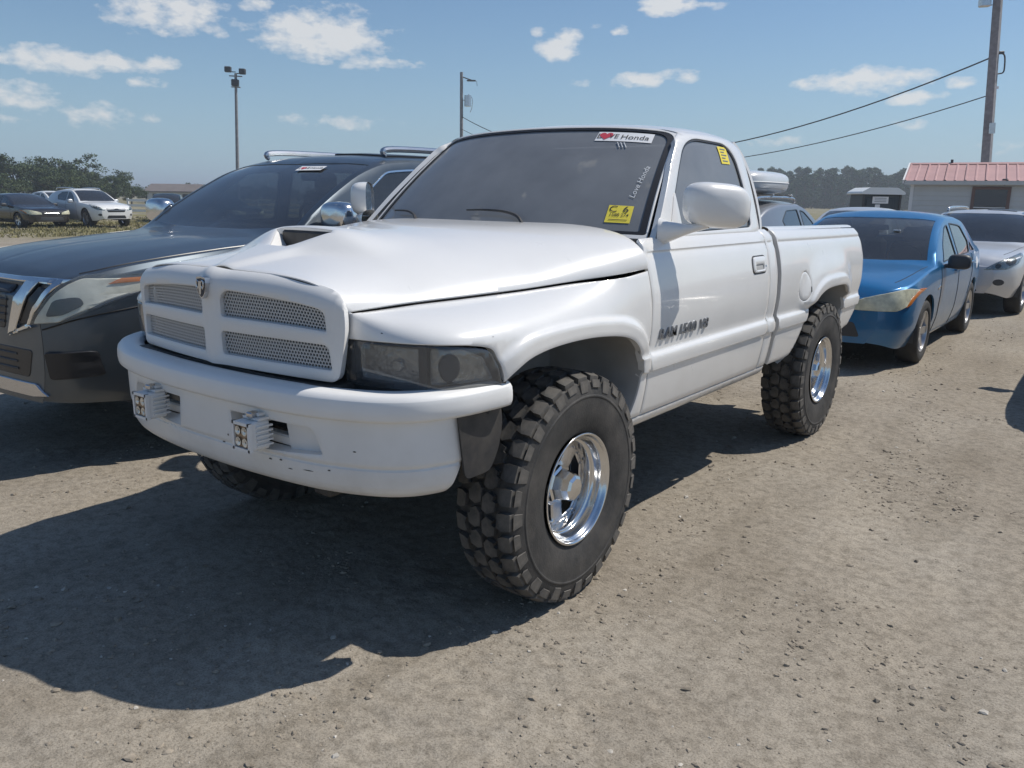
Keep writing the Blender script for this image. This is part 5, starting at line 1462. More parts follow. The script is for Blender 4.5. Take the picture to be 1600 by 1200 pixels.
far_car('sedan', 'silver sedan half hidden between the pickup bed and the blue sedan', 'car', blue, (-2.25, 14.6), .02, 'silver_paint', 'car_glass', detail=1)
cay_a = math.atan2(-1.0, 0)
def heading(px, front_right, front_near):
    "rotation of a car at picture column px whose front points right / towards the viewer by the given shares"
    q = far_at(px, 10.0)-CAM_POS; h = q[:2]/np.linalg.norm(q[:2]); v = np.array([h[1], -h[0]])*front_right-h*front_near
    return math.atan2(v[0], -v[1])
def park(px, dist, side=0.0):
    p = far_at(px, dist); return (p[0], p[1])
far_car('crossover', 'white suv parked on the grass left of the lot', 'suv', cross, park(163, 42.5), heading(160, 1.31, 2.58), 'pearl_paint', scale=(1.07, 1.05, 1.15), detail=1)
far_car('sedan', 'black sedan parked on the grass beside the white suv', 'car', blue, park(60, 42.5), heading(60, 1.25, 2.6), 'black_paint', scale=(1.14, 1.12, .99), detail=1)
far_car('sedan', 'dark green car just right of the white suv in the distance', 'car', blue, park(258, 50.0), heading(250, -.2, 2.6), principled('dark_green_paint', (.012, .022, .022), .3, coat=.5), scale=(1.05, 1.05, 1.05))
far_car('sedan', 'black car seen through the windshield of the grey suv', 'car', blue, park(372, 42.0), heading(370, 1.6, 2.0), 'black_paint', scale=(1.08, 1.08, 1.08))
far_car('sedan', 'white car with only its roof showing behind the black sedan', 'car', blue, park(104, 60.0), heading(100, 1.3, 2.4), 'pearl_paint', scale=(1.08, 1.08, 1.08))
# the car just outside the right edge, whose shadow reaches into the picture
far_car('sedan', 'dark sedan just outside the right edge, only its shadow in view', 'car', blue, (3.13, 5.35), 0.0, 'black_paint', detail=0)
# ================================================================== the place
def lattice_noise(x, y, cell, seed):
    r = np.random.RandomState(seed); T = r.rand(256, 256)
    u = x/cell; v = y/cell; i = np.floor(u).astype(int); j = np.floor(v).astype(int); a = u-i; b = v-j
    a = a*a*(3-2*a); b = b*b*(3-2*b); g = lambda p, q: T[p % 256, q % 256]
    return (g(i, j)*(1-a)*(1-b)+g(i+1, j)*a*(1-b)+g(i, j+1)*(1-a)*b+g(i+1, j+1)*a*b)-.5
def ground_z(x, y):
    x = np.asarray(x, dtype=float); y = np.asarray(y, dtype=float)
    rut = lattice_noise(x*2.4+.3*y, y*.3, .9, 12)
    z = .018*rut+.014*lattice_noise(x, y, .9, 1)+.010*lattice_noise(x, y, .33, 2)+.009*lattice_noise(x+9, y, .12, 3)
    patch = np.clip(lattice_noise(x, y, .5, 8)*3+.35, 0, 1)
    z = z+patch*(.010*lattice_noise(x, y+5, .055, 4)+.007*lattice_noise(x, y, .028, 5))
    return z-.006
def grow(lo, hi, step, far, k=1.16):
    c = list(np.arange(lo, hi+1e-6, step)); s = step
    while c[-1] < far: s *= k; c.append(c[-1]+s)
    s = step; out = c
    while out[0] > -far: s *= k; out.insert(0, out[0]-s)
    return np.array(out)
def build_ground():
    gx = grow(-2.6, 3.6, .022, 2200); gy = grow(-2.7, 4.6, .022, 2200)
    X, Y = np.meshgrid(gx, gy, indexing='ij'); Z = ground_z(X, Y)
    far = np.hypot(X-1, Y)
    Z = Z*np.clip((60-far)/40, 0, 1)
    nx, ny = len(gx), len(gy)
    V = np.stack([X, Y, Z], -1).reshape(-1, 3)
    i, j = np.meshgrid(np.arange(nx-1), np.arange(ny-1), indexing='ij'); a = (i*ny+j).ravel()
    F = np.stack([a, a+ny, a+ny+1, a+1], 1)
    me = bpy.data.meshes.new('ground'); me.vertices.add(len(V)); me.vertices.foreach_set('co', V.ravel())
    me.loops.add(F.size); me.loops.foreach_set('vertex_index', F.ravel()); me.polygons.add(len(F))
    me.polygons.foreach_set('loop_start', np.arange(0, F.size, 4)); me.polygons.foreach_set('loop_total', np.full(len(F), 4)); me.polygons.foreach_set('use_smooth', np.ones(len(F), bool))
    me.update(); me.validate()
    return me
def dirt_material():
    m = bpy.data.materials.new('dirt'); m.use_nodes = True; nt = m.node_tree; b = nt.nodes['Principled BSDF']; N = nt.nodes.new; L = nt.links.new
    b.inputs['Roughness'].default_value = .95; b.inputs['Specular IOR Level'].default_value = .15
    tc = N('ShaderNodeTexCoord')
    def noise(sc, det=6, rough=.6, loc=(0, 0, 0), scl=(1, 1, 1)):
        mp = N('ShaderNodeMapping'); mp.inputs['Location'].default_value = loc; mp.inputs['Scale'].default_value = scl; L(tc.outputs['Object'], mp.inputs[0])
        n = N('ShaderNodeTexNoise'); n.inputs['Scale'].default_value = sc; n.inputs['Detail'].default_value = det; n.inputs['Roughness'].default_value = rough; L(mp.outputs[0], n.inputs['Vector']); return n.outputs['Fac']
    def ramp(f, stops):
        r = N('ShaderNodeValToRGB'); L(f, r.inputs[0]); e = r.color_ramp.elements
        while len(e) < len(stops): e.new(.5)
        for q, (p, c) in zip(e, stops): q.position = p; q.color = (*c, 1)
        return r.outputs[0]
    def mix(f, a, c, mode='MIX'):
        x = N('ShaderNodeMix'); x.data_type = 'RGBA'; x.blend_type = mode
        for k, s in ((0, f), (6, a), (7, c)):
            if isinstance(s, (int, float)): x.inputs[k].default_value = s
            elif isinstance(s, tuple): x.inputs[k].default_value = (*s, 1)
            else: L(s, x.inputs[k])
        return x.outputs[2]
    def M(op, a, c, clamp=False):
        x = N('ShaderNodeMath'); x.operation = op; x.use_clamp = clamp
        for k, s in enumerate((a, c)):
            if isinstance(s, (int, float)): x.inputs[k].default_value = s
            else: L(s, x.inputs[k])
        return x.outputs[0]
    base = ramp(noise(.55, 8, .62), [(.30, (.285, .246, .196)), (.50, (.345, .304, .248)), (.72, (.400, .360, .302))])
    fine = ramp(noise(22, 8, .7), [(.34, (.55, .54, .52)), (.55, (1, 1, 1)), (.75, (1.12, 1.1, 1.08))])
    col = mix(.75, base, fine, 'MULTIPLY')
    grit = ramp(noise(140, 3, .7), [(.36, (.60, .59, .57)), (.5, (1, 1, 1)), (.68, (1.18, 1.17, 1.15))])
    col = mix(.8, col, grit, 'MULTIPLY')
    damp = M('MULTIPLY', M('SUBTRACT', noise(.33, 5, .6, (4, 9, 0)), .56), 5.0, True)
    col = mix(M('MULTIPLY', damp, .35), col, (.20, .165, .125))
    streak = ramp(noise(1.0, 6, .6, (1, 2, 0), (2.3, .45, 1)), [(.34, (.84, .83, .81)), (.5, (1, 1, 1)), (.70, (1.10, 1.09, 1.07))])
    col = mix(.85, col, streak, 'MULTIPLY')
    # rough pasture beyond the lot
    sp = N('ShaderNodeSeparateXYZ'); L(tc.outputs['Object'], sp.inputs[0])
    d1 = M('ADD', M('MULTIPLY', sp.outputs[0], -1.0), M('MULTIPLY', noise(.12, 4), 14.0))
    g1 = M('MULTIPLY', M('SUBTRACT', d1, 33.0), .35, True)
    g2 = M('MULTIPLY', M('SUBTRACT', M('ADD', sp.outputs[1], M('MULTIPLY', noise(.08, 4, .5, (7, 3, 0)), 20.0)), 62.0), .2, True)
    gm = M('MAXIMUM', g1, g2)
    patch = M('MULTIPLY', M('SUBTRACT', noise(.22, 6, .65, (2, 5, 0)), .36), 5.0, True)
    grass = ramp(noise(1.7, 7, .7), [(.30, (.130, .130, .050)), (.5, (.200, .180, .085)), (.7, (.270, .235, .140))])
    col = mix(M('MULTIPLY', gm, patch), col, grass)
    L(col, b.inputs['Base Color'])
    bp = N('ShaderNodeBump'); bp.inputs['Strength'].default_value = .55; bp.inputs['Distance'].default_value = .012
    h = M('ADD', M('MULTIPLY', noise(45, 8, .7), 1.0), M('MULTIPLY', noise(200, 3, .7), .35)); L(h, bp.inputs['Height']); L(bp.outputs[0], b.inputs['Normal'])
    return m
MATS['dirt'] = dirt_material()
gme = build_ground(); gme.materials.append(MATS['dirt'])
ground = link('ground', gme); ground['kind'] = 'structure'; ground['label'] = 'bare sandy dirt lot with loose grit'

# loose grit, clods and pebbles
def ico():
    t = (1+5**.5)/2; v = np.array([(-1,t,0),(1,t,0),(-1,-t,0),(1,-t,0),(0,-1,t),(0,1,t),(0,-1,-t),(0,1,-t),(t,0,-1),(t,0,1),(-t,0,-1),(-t,0,1)], dtype=float); v /= np.linalg.norm(v[0])
    f = np.array([(0,11,5),(0,5,1),(0,1,7),(0,7,10),(0,10,11),(1,5,9),(5,11,4),(11,10,2),(10,7,6),(7,1,8),(3,9,4),(3,4,2),(3,2,6),(3,6,8),(3,8,9),(4,9,5),(2,4,11),(6,2,10),(8,6,7),(9,8,1)])
    return v, f
def scatter(n, size, box_, seed, squash=.6, dens=None):
    r = np.random.RandomState(seed); iv, jf = ico()
    x = r.uniform(box_[0], box_[1], n*3); y = r.uniform(box_[2], box_[3], n*3)
    q = .7*lattice_noise(x, y, .55, 21)+.6*lattice_noise(x, y, .17, 22)+.7*lattice_noise(x*2.2+.5*y, y*.35, .45, 23)+.45
    keep = r.rand(len(x)) < np.clip((q-.35)*1.6, .04, 1)
    x, y = x[keep][:n], y[keep][:n]; n = len(x)
    s = size[0]*(size[1]/size[0])**(r.rand(n)**2.6)
    V = iv[None]*(1+.35*(r.rand(n, 12, 1)-.5)*2)*s[:, None, None]
    V = V*np.stack([.7+.8*r.rand(n), .7+.8*r.rand(n), squash*(.6+.7*r.rand(n))], 1)[:, None, :]
    a = r.rand(n)*6.283; c, q2 = np.cos(a)[:, None], np.sin(a)[:, None]
    X = c*V[..., 0]-q2*V[..., 1]+x[:, None]; Y = q2*V[..., 0]+c*V[..., 1]+y[:, None]; Z = V[..., 2]+(ground_z(x, y)+s*.12)[:, None]
    V = np.stack([X, Y, Z], -1).reshape(-1, 3); F = (jf[None]+12*np.arange(n)[:, None, None]).reshape(-1, 3)
    return V, F
def fast_mesh(name, V, F, mat, smooth=False):
    k = F.shape[1]; me = bpy.data.meshes.new(name); me.vertices.add(len(V)); me.vertices.foreach_set('co', np.ascontiguousarray(V, dtype=np.float32).ravel())
    me.loops.add(F.size); me.loops.foreach_set('vertex_index', np.ascontiguousarray(F, dtype=np.int32).ravel()); me.polygons.add(len(F))
    me.polygons.foreach_set('loop_start', np.arange(0, F.size, k)); me.polygons.foreach_set('loop_total', np.full(len(F), k)); me.polygons.foreach_set('use_smooth', np.full(len(F), smooth))
    me.materials.append(MATS[mat] if isinstance(mat, str) else mat); me.update(); me.validate()
    return me
principled('clod', (.285, .245, .195), .95, var=.35, vscale=25, spec=.15)
principled('pebble', (.50, .46, .40), .85, var=.30, vscale=30, spec=.2)
V1, F1 = scatter(13000, (.002, .010), (-2.6, 3.9, -2.3, 4.5), 5)
V2, F2 = scatter(5000, (.006, .016), (-4, 6, -2.0, 12), 6)
o = link('dirt_crumbs', fast_mesh('dirt_crumbs', np.concatenate([V1, V2]), np.concatenate([F1, F2+len(V1)]), 'clod')); tag(o, 'loose dirt crumbs and clods over the lot', 'dirt', kind='stuff')
V1, F1 = scatter(700, (.003, .008), (-2.6, 3.9, -2.3, 4.5), 7, .7); V2, F2 = scatter(110, (.008, .016), (-3, 4.5, -1.8, 8), 8, .7)
o = link('pebbles', fast_mesh('pebbles', np.concatenate([V1, V2]), np.concatenate([F1, F2+len(V1)]), 'pebble')); tag(o, 'pale pebbles scattered over the dirt lot', 'pebbles', kind='stuff')

# grass tufts round the far cars
def tufts(n, seed):
    r = np.random.RandomState(seed); V = []; F = []
    px = r.uniform(-60, 330, n); ds = r.uniform(33, 60, n)
    for a, d_ in zip(px, ds):
        c = far_at(a, d_)
        for k in range(7):
            t = r.rand()*6.28; h = .05+.10*r.rand()**2; w = .012+.02*r.rand(); dx, dy = math.cos(t)*w, math.sin(t)*w; q = r.randn(2)*.07; i = len(V)
            V += [(c[0]+q[0]-dx, c[1]+q[1]-dy, 0), (c[0]+q[0]+dx, c[1]+q[1]+dy, 0), (c[0]+q[0]+r.randn()*.05, c[1]+q[1]+r.randn()*.05, h)]; F.append((i, i+1, i+2))
    return np.array(V), np.array(F)
principled('dry_grass', (.230, .205, .095), .9, var=.4, vscale=.9)
tv, tf = tufts(1700, 3)
o = link('grass', fast_mesh('grass', tv, tf, 'dry_grass')); tag(o, 'short dry grass under the far parked cars', 'grass', kind='stuff')

# ---------------- trees
def leaf_mat(name, c0, c1):
    m = bpy.data.materials.new(name); m.use_nodes = True; nt = m.node_tree; b = nt.nodes['Principled BSDF']; N = nt.nodes.new; L = nt.links.new
    b.inputs['Roughness'].default_value = .7; b.inputs['Specular IOR Level'].default_value = .2
    tc = N('ShaderNodeTexCoord'); n = N('ShaderNodeTexNoise'); n.inputs['Scale'].default_value = .8; n.inputs['Detail'].default_value = 5; L(tc.outputs['Object'], n.inputs['Vector'])
    r = N('ShaderNodeValToRGB'); r.color_ramp.elements[0].position = .35; r.color_ramp.elements[1].position = .68; r.color_ramp.elements[0].color = (*c0, 1); r.color_ramp.elements[1].color = (*c1, 1)
    L(n.outputs['Fac'], r.inputs[0]); L(r.outputs[0], b.inputs['Base Color']); MATS[name] = m
leaf_mat('oak_leaf', (.045, .070, .028), (.11, .14, .055)); leaf_mat('pine_leaf', (.040, .090, .045), (.095, .160, .080))
principled('bark', (.13, .105, .08), .9, var=.3, vscale=4)
def leaf_cards(C, R_, per, size, seed, flat=.75):
    "leaf-sized triangles spread through clumps centred at C with radius R_"
    r = np.random.RandomState(seed); V = []; n = len(C)*per
    d = r.randn(len(C), per, 3); d /= np.linalg.norm(d, axis=2)[..., None]; rad = r.rand(len(C), per, 1)**.45
    P = (np.asarray(C)[:, None]+d*rad*np.asarray(R_)[:, None, None]*[1, 1, flat]).reshape(-1, 3)
    a = r.randn(n, 3); a /= np.linalg.norm(a, axis=1)[:, None]; b = np.cross(a, r.randn(n, 3)); b /= np.linalg.norm(b, axis=1)[:, None]
    s = (size*(.6+.8*r.rand(n)))[:, None]
    V = np.stack([P-a*s-b*s*.6, P+a*s-b*s*.6, P+b*s], 1).reshape(-1, 3); F = np.arange(n*3).reshape(-1, 3)
    return V, F
def oak_proto(seed, H, spread):
    r = np.random.RandomState(seed); limbs = []; C = []; RR = []
    limbs.append(tube(crv([(0, 0, -.2), (.1, .05, H*.18), (.0, .15, H*.36)], 6), np.linspace(H*.040, H*.026, 13), 8))
    nb = 13
    for k in range(nb):
        a = 6.283*k/nb+r.rand()*.5; rr = spread*(.35+.65*r.rand()); z1 = H*(.30+.62*r.rand()*(1-.40*rr/spread)); e = np.array([rr*math.cos(a), rr*math.sin(a), z1])
        mid = np.array([e[0]*.45, e[1]*.45, H*.36+(z1-H*.36)*.55])
        limbs.append(tube(crv([(0, .12, H*.30), mid, e], 6), np.linspace(H*.017, H*.005, 13), 6))
        for q in range(6):
            C.append(e+r.randn(3)*[spread*.19, spread*.19, H*.075]); RR.append(H*(.075+.065*r.rand()))
        for q in range(2): C.append(mid+r.randn(3)*[spread*.14, spread*.14, H*.06]+[0, 0, H*.06]); RR.append(H*(.07+.05*r.rand()))
    return join(*limbs), leaf_cards(C, RR, 75, H*.017, seed+50)
def pine_proto(seed, H):
    r = np.random.RandomState(seed); limbs = [tube([(0, 0, -.2), (.1, 0, H*.5), (.05, .1, H*.98)], [H*.016, H*.011, H*.003], 7)]; C = []; RR = []
    for k in range(40):
        z = H*(.02+.96*r.rand()); a = r.rand()*6.283; w = H*.155*(1-(z/H)**2.2)+H*.03
        e = np.array([w*math.cos(a), w*math.sin(a), z+H*.02]); limbs.append(tube([(.05, .05, z-H*.02), e*[.5, .5, 1], e], [H*.005, H*.004, H*.002], 5))
        C += [e, e*[.55, .55, 1]+[0, 0, H*.01]]; RR += [H*(.040+.035*r.rand()), H*.05]
    C.append(np.array([.05, .1, H*.97])); RR.append(H*.035)
    return join(*limbs), leaf_cards(C, RR, 60, H*.016, seed+80, .8)
OAK = []
for i in range(3):
    l, c = oak_proto(31+i*7, 8.0, 4.6+.4*i); OAK.append((mesh_data('trunk', *l, 'bark'), fast_mesh('crown', c[0], c[1], 'oak_leaf')))
PINE = []
for i in range(3):
    l, c = pine_proto(71+i*5, 12.0); PINE.append((mesh_data('trunk', *l, 'bark'), fast_mesh('crown', c[0], c[1], 'pine_leaf')))
def tree(proto, name, label, loc, s, rz, group, sx=1.0):
    t = thing(name, label, 'tree', loc, rz, group); t.scale = (s*sx, s*sx, s)
    link('trunk', proto[0], t); link('crown', proto[1], t)
    return t
oaks = [(-40,118,.93,1.2,'oak at the left edge of the oak clump'),(28,120,1.0,1.15,'leftmost full oak above the black sedan'),(62,116,.74,1.0,'low oak in the dip of the oak clump'),(112,124,1.05,1.25,'tallest oak with sky showing through its crown'),
        (88,112,.70,1.15,'low oak in front of the tall one'),(150,122,.80,1.1,'oak right of the tallest one'),(180,116,.66,1.05,'smaller oak at the right end of the oak clump'),(205,118,.40,1.0,'small round oak tapering off the clump'),
        (-90,120,.95,1.2,'oak just outside the left edge'),(0,108,.55,1.3,'spreading low oak behind the black sedan')]
for i, (px, ds, s, sx, lab) in enumerate(oaks):
    tree(OAK[i % 3], 'oak_tree', lab, tuple(far_at(px, ds)), s*.80, i*1.9, 'oaks on the left', sx)
for i, px in enumerate(range(228, 700, 22)):
    p = far_at(px, 150+20*rnd.random()); tree(OAK[i % 3], 'oak_tree', 'low tree in the far hedge line left of the pickup', tuple(p), .36+.14*rnd.random(), i*2.3, 'far hedge trees', 1.3)
for row, (ds, hs) in enumerate(((235, .86), (250, .98), (262, 1.04))):
    for i in range(26):
        px = 1130+i*13+row*4+rnd.uniform(-5, 5); p = far_at(px, ds+rnd.uniform(-4, 4))
        tree(PINE[(i+row) % 3], 'pine_tree', 'tall pine in the dense far wood behind the pickup bed', tuple(p), hs*.86*(.86+.24*rnd.random()), rnd.random()*6, 'pines of the far wood', 1.25)

# ---------------- buildings
principled('siding', (.56, .57, .56), .7, var=.04, vscale=2)
principled('roof_red', (.48, .28, .26), .55, var=.08, vscale=1.5)
principled('trim_white', (.75, .75, .74), .6); principled('window_brown', (.16, .095, .08), .6)
principled('wood_pole', (.25, .25, .26), .9, var=.2, vscale=6, bump=.3, bscale=30)
def frame_at(px, ds, z=0.0):
    "local axes at a far spot: x to the picture's right, y away"
    p = far_at(px, ds); ex = np.array([CR[0], CR[1], 0]); ex /= np.linalg.norm(ex); return p, math.atan2(ex[1], ex[0])
p, a = frame_at(1421, 33.0)
hut = thing('office_hut', 'pale sided hut with pinkish red metal roof at the right edge', 'building', tuple(p), a-.50)
Lh, Dh, He, Hr = 15.0, 4.2, 2.36, 3.02
for k in range(14):       # lap siding boards of the front and the left end
    z = .05+k*.163
    if z < .9 or z > 2.1 or True:
        obj('siding_board', join(*[prism([(0, z), (-.022, z+.004), (-.006, z+.163), (0, z+.163)], 'x', x0, x1) for x0, x1 in ((0, 1.95), (3.05, Lh))]) if 1.35 < z+.08 < 2.18 else prism([(0, z), (-.022, z+.004), (-.006, z+.163), (0, z+.163)], 'x', 0, Lh), 'siding', hut, smooth=False)
obj('wall', join(box((.95+.0, .05, 1.2), (1.9, .08, 2.34)), box((9.02, .05, 1.2), (11.92, .08, 2.34)), box((2.48, .05, .65), (1.14, .08, 1.3)), box((2.48, .05, 2.27), (1.14, .08, .2)), box((.05, Dh/2+.1, 1.2), (.08, Dh-.2, 2.34)), box((Lh-.05, Dh/2+.1, 1.2), (.08, Dh-.2, 2.34)), box((Lh/2, Dh, 1.2), (Lh-.2, .08, 2.34))), 'siding', hut, smooth=False)
rp = [(-.25, He), (Dh/2, Hr), (Dh+.25, He)]
obj('gable', prism([(.02, He-.04), (Dh/2, Hr-.06), (Dh-.02, He-.04)], 'x', .02, .10), 'siding', hut, smooth=False)
for k in range(25):         # roof sheets with raised ribs
    x0 = -.22+k*.62; x1 = x0+.61
    for s in (0, 1):
        A = rp[0] if s == 0 else rp[2]; Bq = rp[1]
        V = []; F = []
        for (x, dz) in ((x0, .0), (x0+.02, .03), (x0+.06, .03), (x0+.08, .0), (x0+.30, .0), (x0+.32, .018), (x0+.36, .018), (x0+.38, 0), (x1, 0)):
            V += [(x, A[0], A[1]+dz), (x, Bq[0], Bq[1]+dz)]
        F = [[2*i, 2*i+2, 2*i+3, 2*i+1] for i in range(8)]
        obj('roof_sheet', (np.array(V), F), 'roof_red', hut, smooth=False)
obj('ridge_cap', prism([(Dh/2-.16, Hr-.02), (Dh/2, Hr+.045), (Dh/2+.16, Hr-.02)], 'x', -.24, Lh+.3), 'roof_red', hut, smooth=False)
obj('rake_trim', join(prism([(-.27, He-.10), (-.27, He+.03), (Dh/2, Hr+.05), (Dh/2, Hr-.08)], 'x', -.27, -.22), prism([(Dh+.27, He-.10), (Dh+.27, He+.03), (Dh/2, Hr+.05), (Dh/2, Hr-.08)], 'x', -.27, -.22)), 'trim_white', hut, smooth=False)
obj('fascia', box((Lh/2, -.24, He-.07), (Lh+.4, .025, .13)), 'siding', hut, smooth=False)
obj('corner_board', box((.05, -.025, 1.2), (.11, .03, 2.3)), 'trim_white', hut, smooth=False)
w = obj('window', join(box((2.5, -.03, 1.36), (1.16, .05, .09)), box((2.5, -.03, 2.12), (1.16, .05, .09)), box((1.97, -.03, 1.74), (.10, .05, .68)), box((3.03, -.03, 1.74), (.10, .05, .68))), 'window_brown', hut, smooth=False)
obj('pane', box((2.5, .0, 1.74), (1.0, .01, .7)), 'car_dark_glass', w, smooth=False); obj('sash', box((2.5, -.02, 1.47), (.98, .03, .03)), 'trim_white', w, smooth=False)
obj('blind', box((2.5, .10, 1.74), (1.05, .01, .75)), 'interior', w, smooth=False)
obj('wall_lamp', join(box((2.86, -.12, 2.36), (.18, .16, .14), .02), box((2.86, -.06, 2.27), (.05, .05, .10))), 'smoked_plastic', hut)
obj('roof_vent', lathe_x([(0, .05), (.22, .05), (.22, .08), (.26, .001)], 10) if False else box((1.15, Dh/2, Hr+.08), (.09, .09, .14), .01), 'smoked_plastic', hut)

p, a = frame_at(1378, 27.0)
pj_ = thing('portable_toilet', 'dark portable toilet with pale domed roof left of the hut', 'portable toilet', tuple(p), a-.05); pj_.scale = (1.0, 1.0, .90)
principled('toilet_wall', (.035, .050, .060), .5); principled('toilet_roof', (.80, .82, .81), .5)
obj('cabin', box((0, .55, 1.03), (1.10, 1.10, 2.02), .05), 'toilet_wall', pj_)
obj('door', box((-.05, -.012, 1.0), (.80, .03, 1.80), .012), 'toilet_wall', pj_)
obj('roof', prism(rpoly([(-.64, 2.02), (.64, 2.02), (.62, 2.10), (.40, 2.24), (-.40, 2.24), (-.62, 2.10)], .04), 'y', -.10, 1.18), 'toilet_roof', pj_, smooth=False)
obj('sign', box((-.05, -.033, 1.84), (.46, .01, .22)), 'white_paper', pj_, smooth=False, label='pale notice above a smaller one')
obj('sign', box((-.12, -.033, 1.60), (.14, .01, .20)), 'white_paper', pj_, smooth=False)
obj('sign_line', join(*[box((-.05, -.0395, 1.90-.055*k), (.34, .003, .02)) for k in range(3)]), 'badge', pj_, smooth=False)
obj('corner_post', join(*[box((s*.53, -.005, 1.03), (.06, .05, 2.0), .01) for s in (-1, 1)]), 'smoked_plastic', pj_)

# poles and wires
def pole(px, ds, H, r0, r1, name, label, lean=0.0, square=False):
    p = far_at(px, ds); t = thing(name, label, 'pole', tuple(p), math.atan2(CR[1], CR[0]))
    t.rotation_euler = (0, math.atan(lean), math.atan2(CR[1], CR[0]))
    vf = tube([(0, 0, -.3+k*(H+.3)) for k in np.linspace(0, 1, 8)], np.linspace(r0, r1, 8), 4 if square else 12)
    obj('shaft', vf, 'wood_pole', t, smooth=not square)
    return t, p
tR, pR = pole(1541, 40.0, 11.2, .24, .19, 'utility_pole', 'thick wooden utility pole behind the red roofed hut', lean=-.066, square=True)
obj('floodlight', join(box((-.62, -.2, 9.35), (.42, .26, .30), .04), box((-.35, 0, 9.3), (.3, .05, .05))), 'dull_chrome', tR)
obj('floodlight', box((.55, -.2, 9.55), (.42, .26, .26), .04), 'smoked_plastic', tR)
obj('insulator', join(tube(crv([(.2, 0, 7.5), (.42, 0, 7.4), (.46, 0, 7.0), (.42, 0, 6.75), (.2, 0, 6.7)], 5), .03, 6), box((.3, 0, 7.5), (.2, .1, .12), .02)), 'smoked_plastic', tR)
obj('tag_plate', box((-.02, -.30, 4.6), (.25, .02, .42)), 'dull_chrome', tR, smooth=False)
obj('tag_plate', box((.05, -.29, 6.15), (.14, .02, .10)), 'trim_white', tR, smooth=False)
tM, pM = pole(721, 75.0, 12.1, .17, .13, 'utility_pole', 'slim utility pole with transformer rising behind the pickup cab')
obj('street_lamp_arm', join(tube([(.1, 0, 11.7), (.9, 0, 11.45)], .05, 6), box((.85, 0, 11.42), (.8, .25, .12), .04), tube([(1.3, 0, 11.4), (1.36, 0, 11.0)], .02, 5)), 'smoked_plastic', tM)
obj('transformer', join((lathe_x([(0, .001), (0, .3), (.9, .3), (.95, .001)], 14)[0][:, [1, 2, 0]]+[.55, 0, 9.3], lathe_x([(0, .001), (0, .3), (.9, .3), (.95, .001)], 14)[1]), box((.25, 0, 9.8), (.3, .1, .1)), tube(crv([(.6, 0, 10.3), (.95, 0, 9.9), (.9, 0, 9.2), (.75, 0, 8.8)], 5), .03, 6)), 'dull_chrome', tM)
tL, pL = pole(371, 70.0, 10.6, .15, .10, 'light_pole', 'tall floodlight pole standing behind the grey suv', lean=.04)
for (x, z, rx) in ((-.55, 10.9, .35), (.55, 10.8, -.35)):
    obj('floodlight', join(box((x, -.1, z-.05), (.5, .3, .42), .05), box((x*.5, 0, z-.2), (abs(x), .06, .06))), 'smoked_plastic', tL)
obj('floodlight', box((0, -.15, 9.9), (.55, .35, .5), .06), 'smoked_plastic', tL)
obj('crossarm', join(box((0, 0, 10.4), (1.0, .08, .08)), box((0, 0, 9.6), (.7, .08, .08))), 'wood_pole', tL, smooth=False)
def wire(A, Bp, sag, r, name, label):
    t = np.linspace(0, 1, 40)[:, None]; P = np.array(A)*(1-t)+np.array(Bp)*t; P[:, 2] -= sag*4*(t*(1-t))[:, 0]
    o = obj(name, tube(P, r, 6), 'black_plastic'); tag(o, label, 'cable')
wire((pR[0]-.3, pR[1], 7.45), (pM[0], pM[1], 8.45), 3.6, .030, 'overhead_cable', 'upper overhead cable running left from the thick pole')
wire((pR[0]-.3, pR[1], 5.95), (pM[0], pM[1], 7.4), 3.0, .022, 'overhead_cable', 'lower thin overhead cable left of the thick pole')

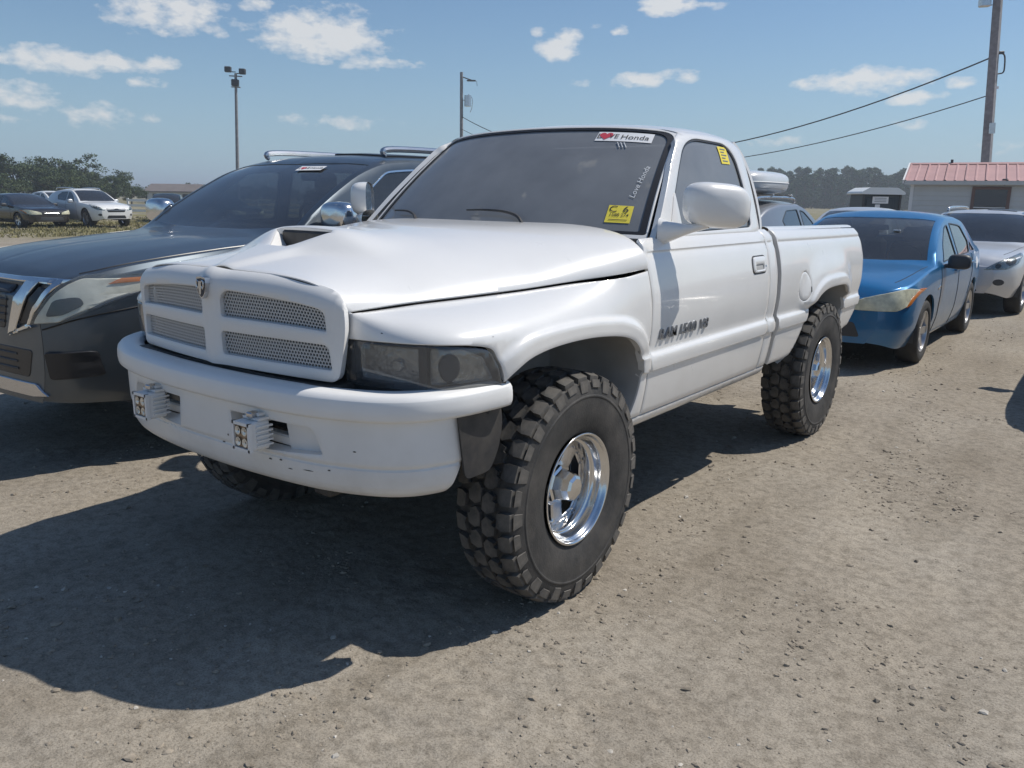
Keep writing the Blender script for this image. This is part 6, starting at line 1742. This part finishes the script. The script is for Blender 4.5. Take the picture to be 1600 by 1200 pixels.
# far left: house, white trailer, fence
p, a = frame_at(266, 140.0)
hs = thing('farm_house', 'low house with dusty brown roof beyond the white suv', 'building', tuple(p), a)
principled('roof_brown', (.17, .145, .135), .8, var=.15, vscale=.7)
obj('wall', box((0, 3, .95), (7, 6, 1.9)), 'siding', hs, smooth=False)
obj('roof', prism([(-.5, 1.85), (3, 3.0), (6.5, 1.85), (6.5, 1.7), (3, 2.8), (-.5, 1.7)], 'x', -4, 4), 'roof_brown', hs, smooth=False)
for k in (-2.2, .2, 2.4): obj('window', box((k, -.02, 1.1), (.9, .05, .7)), 'black_trim', hs, smooth=False)
for (px, ds, w, h, lab) in ((119, 50, .9, 1.25, 'small white box trailer between the black sedan and white suv'),):
    p, a = frame_at(px, ds); t = thing('box_trailer', lab, 'trailer', tuple(p), a)
    obj('box', box((0, 1.2, h/2+.35), (w, 2.4, h-.35), .05), 'trim_white', t)
    for s in (-1, 1): car_wheel(t, .30, .18, .18, 5, (s*(w/2-.1), 1.2, .30), s)
    obj('drawbar', tube([(0, 0, .4), (0, -.7, .4)], .04, 6), 'smoked_plastic', t)
p, a = frame_at(470, 60)
fn = thing('white_fence', 'long low white board fence beyond the grey suv', 'fence', tuple(p), a)
for k in range(9): obj('post', box((-12+k*3.0, 0, .6), (.12, .12, 1.2)), 'trim_white', fn, smooth=False)
for z in (.35, .70, 1.05):
    for k in range(8): obj('rail', box((-10.5+k*3.0, -.07, z), (2.98, .03, .16)), 'trim_white', fn, smooth=False)

# ---------------- the air: thin summer haze over the flat land
hz_v, hz_f = box((0, 0, 10.0), (4700, 4700, 22.0))
hm_ = bpy.data.materials.new('haze_air'); hm_.use_nodes = True; nt_ = hm_.node_tree; nt_.nodes.clear()
ho = nt_.nodes.new('ShaderNodeOutputMaterial'); hv_ = nt_.nodes.new('ShaderNodeVolumePrincipled')
hv_.inputs['Color'].default_value = (.86, .92, 1.0, 1); hv_.inputs['Density'].default_value = .0012; hv_.inputs['Anisotropy'].default_value = .25
nt_.links.new(hv_.outputs[0], ho.inputs['Volume']); MATS['haze_air'] = hm_
hz_ = obj('haze', (hz_v, hz_f), 'haze_air', smooth=False); hz_['kind'] = 'stuff'; hz_['label'] = 'thin pale haze over the distant trees'; hz_['category'] = 'haze'
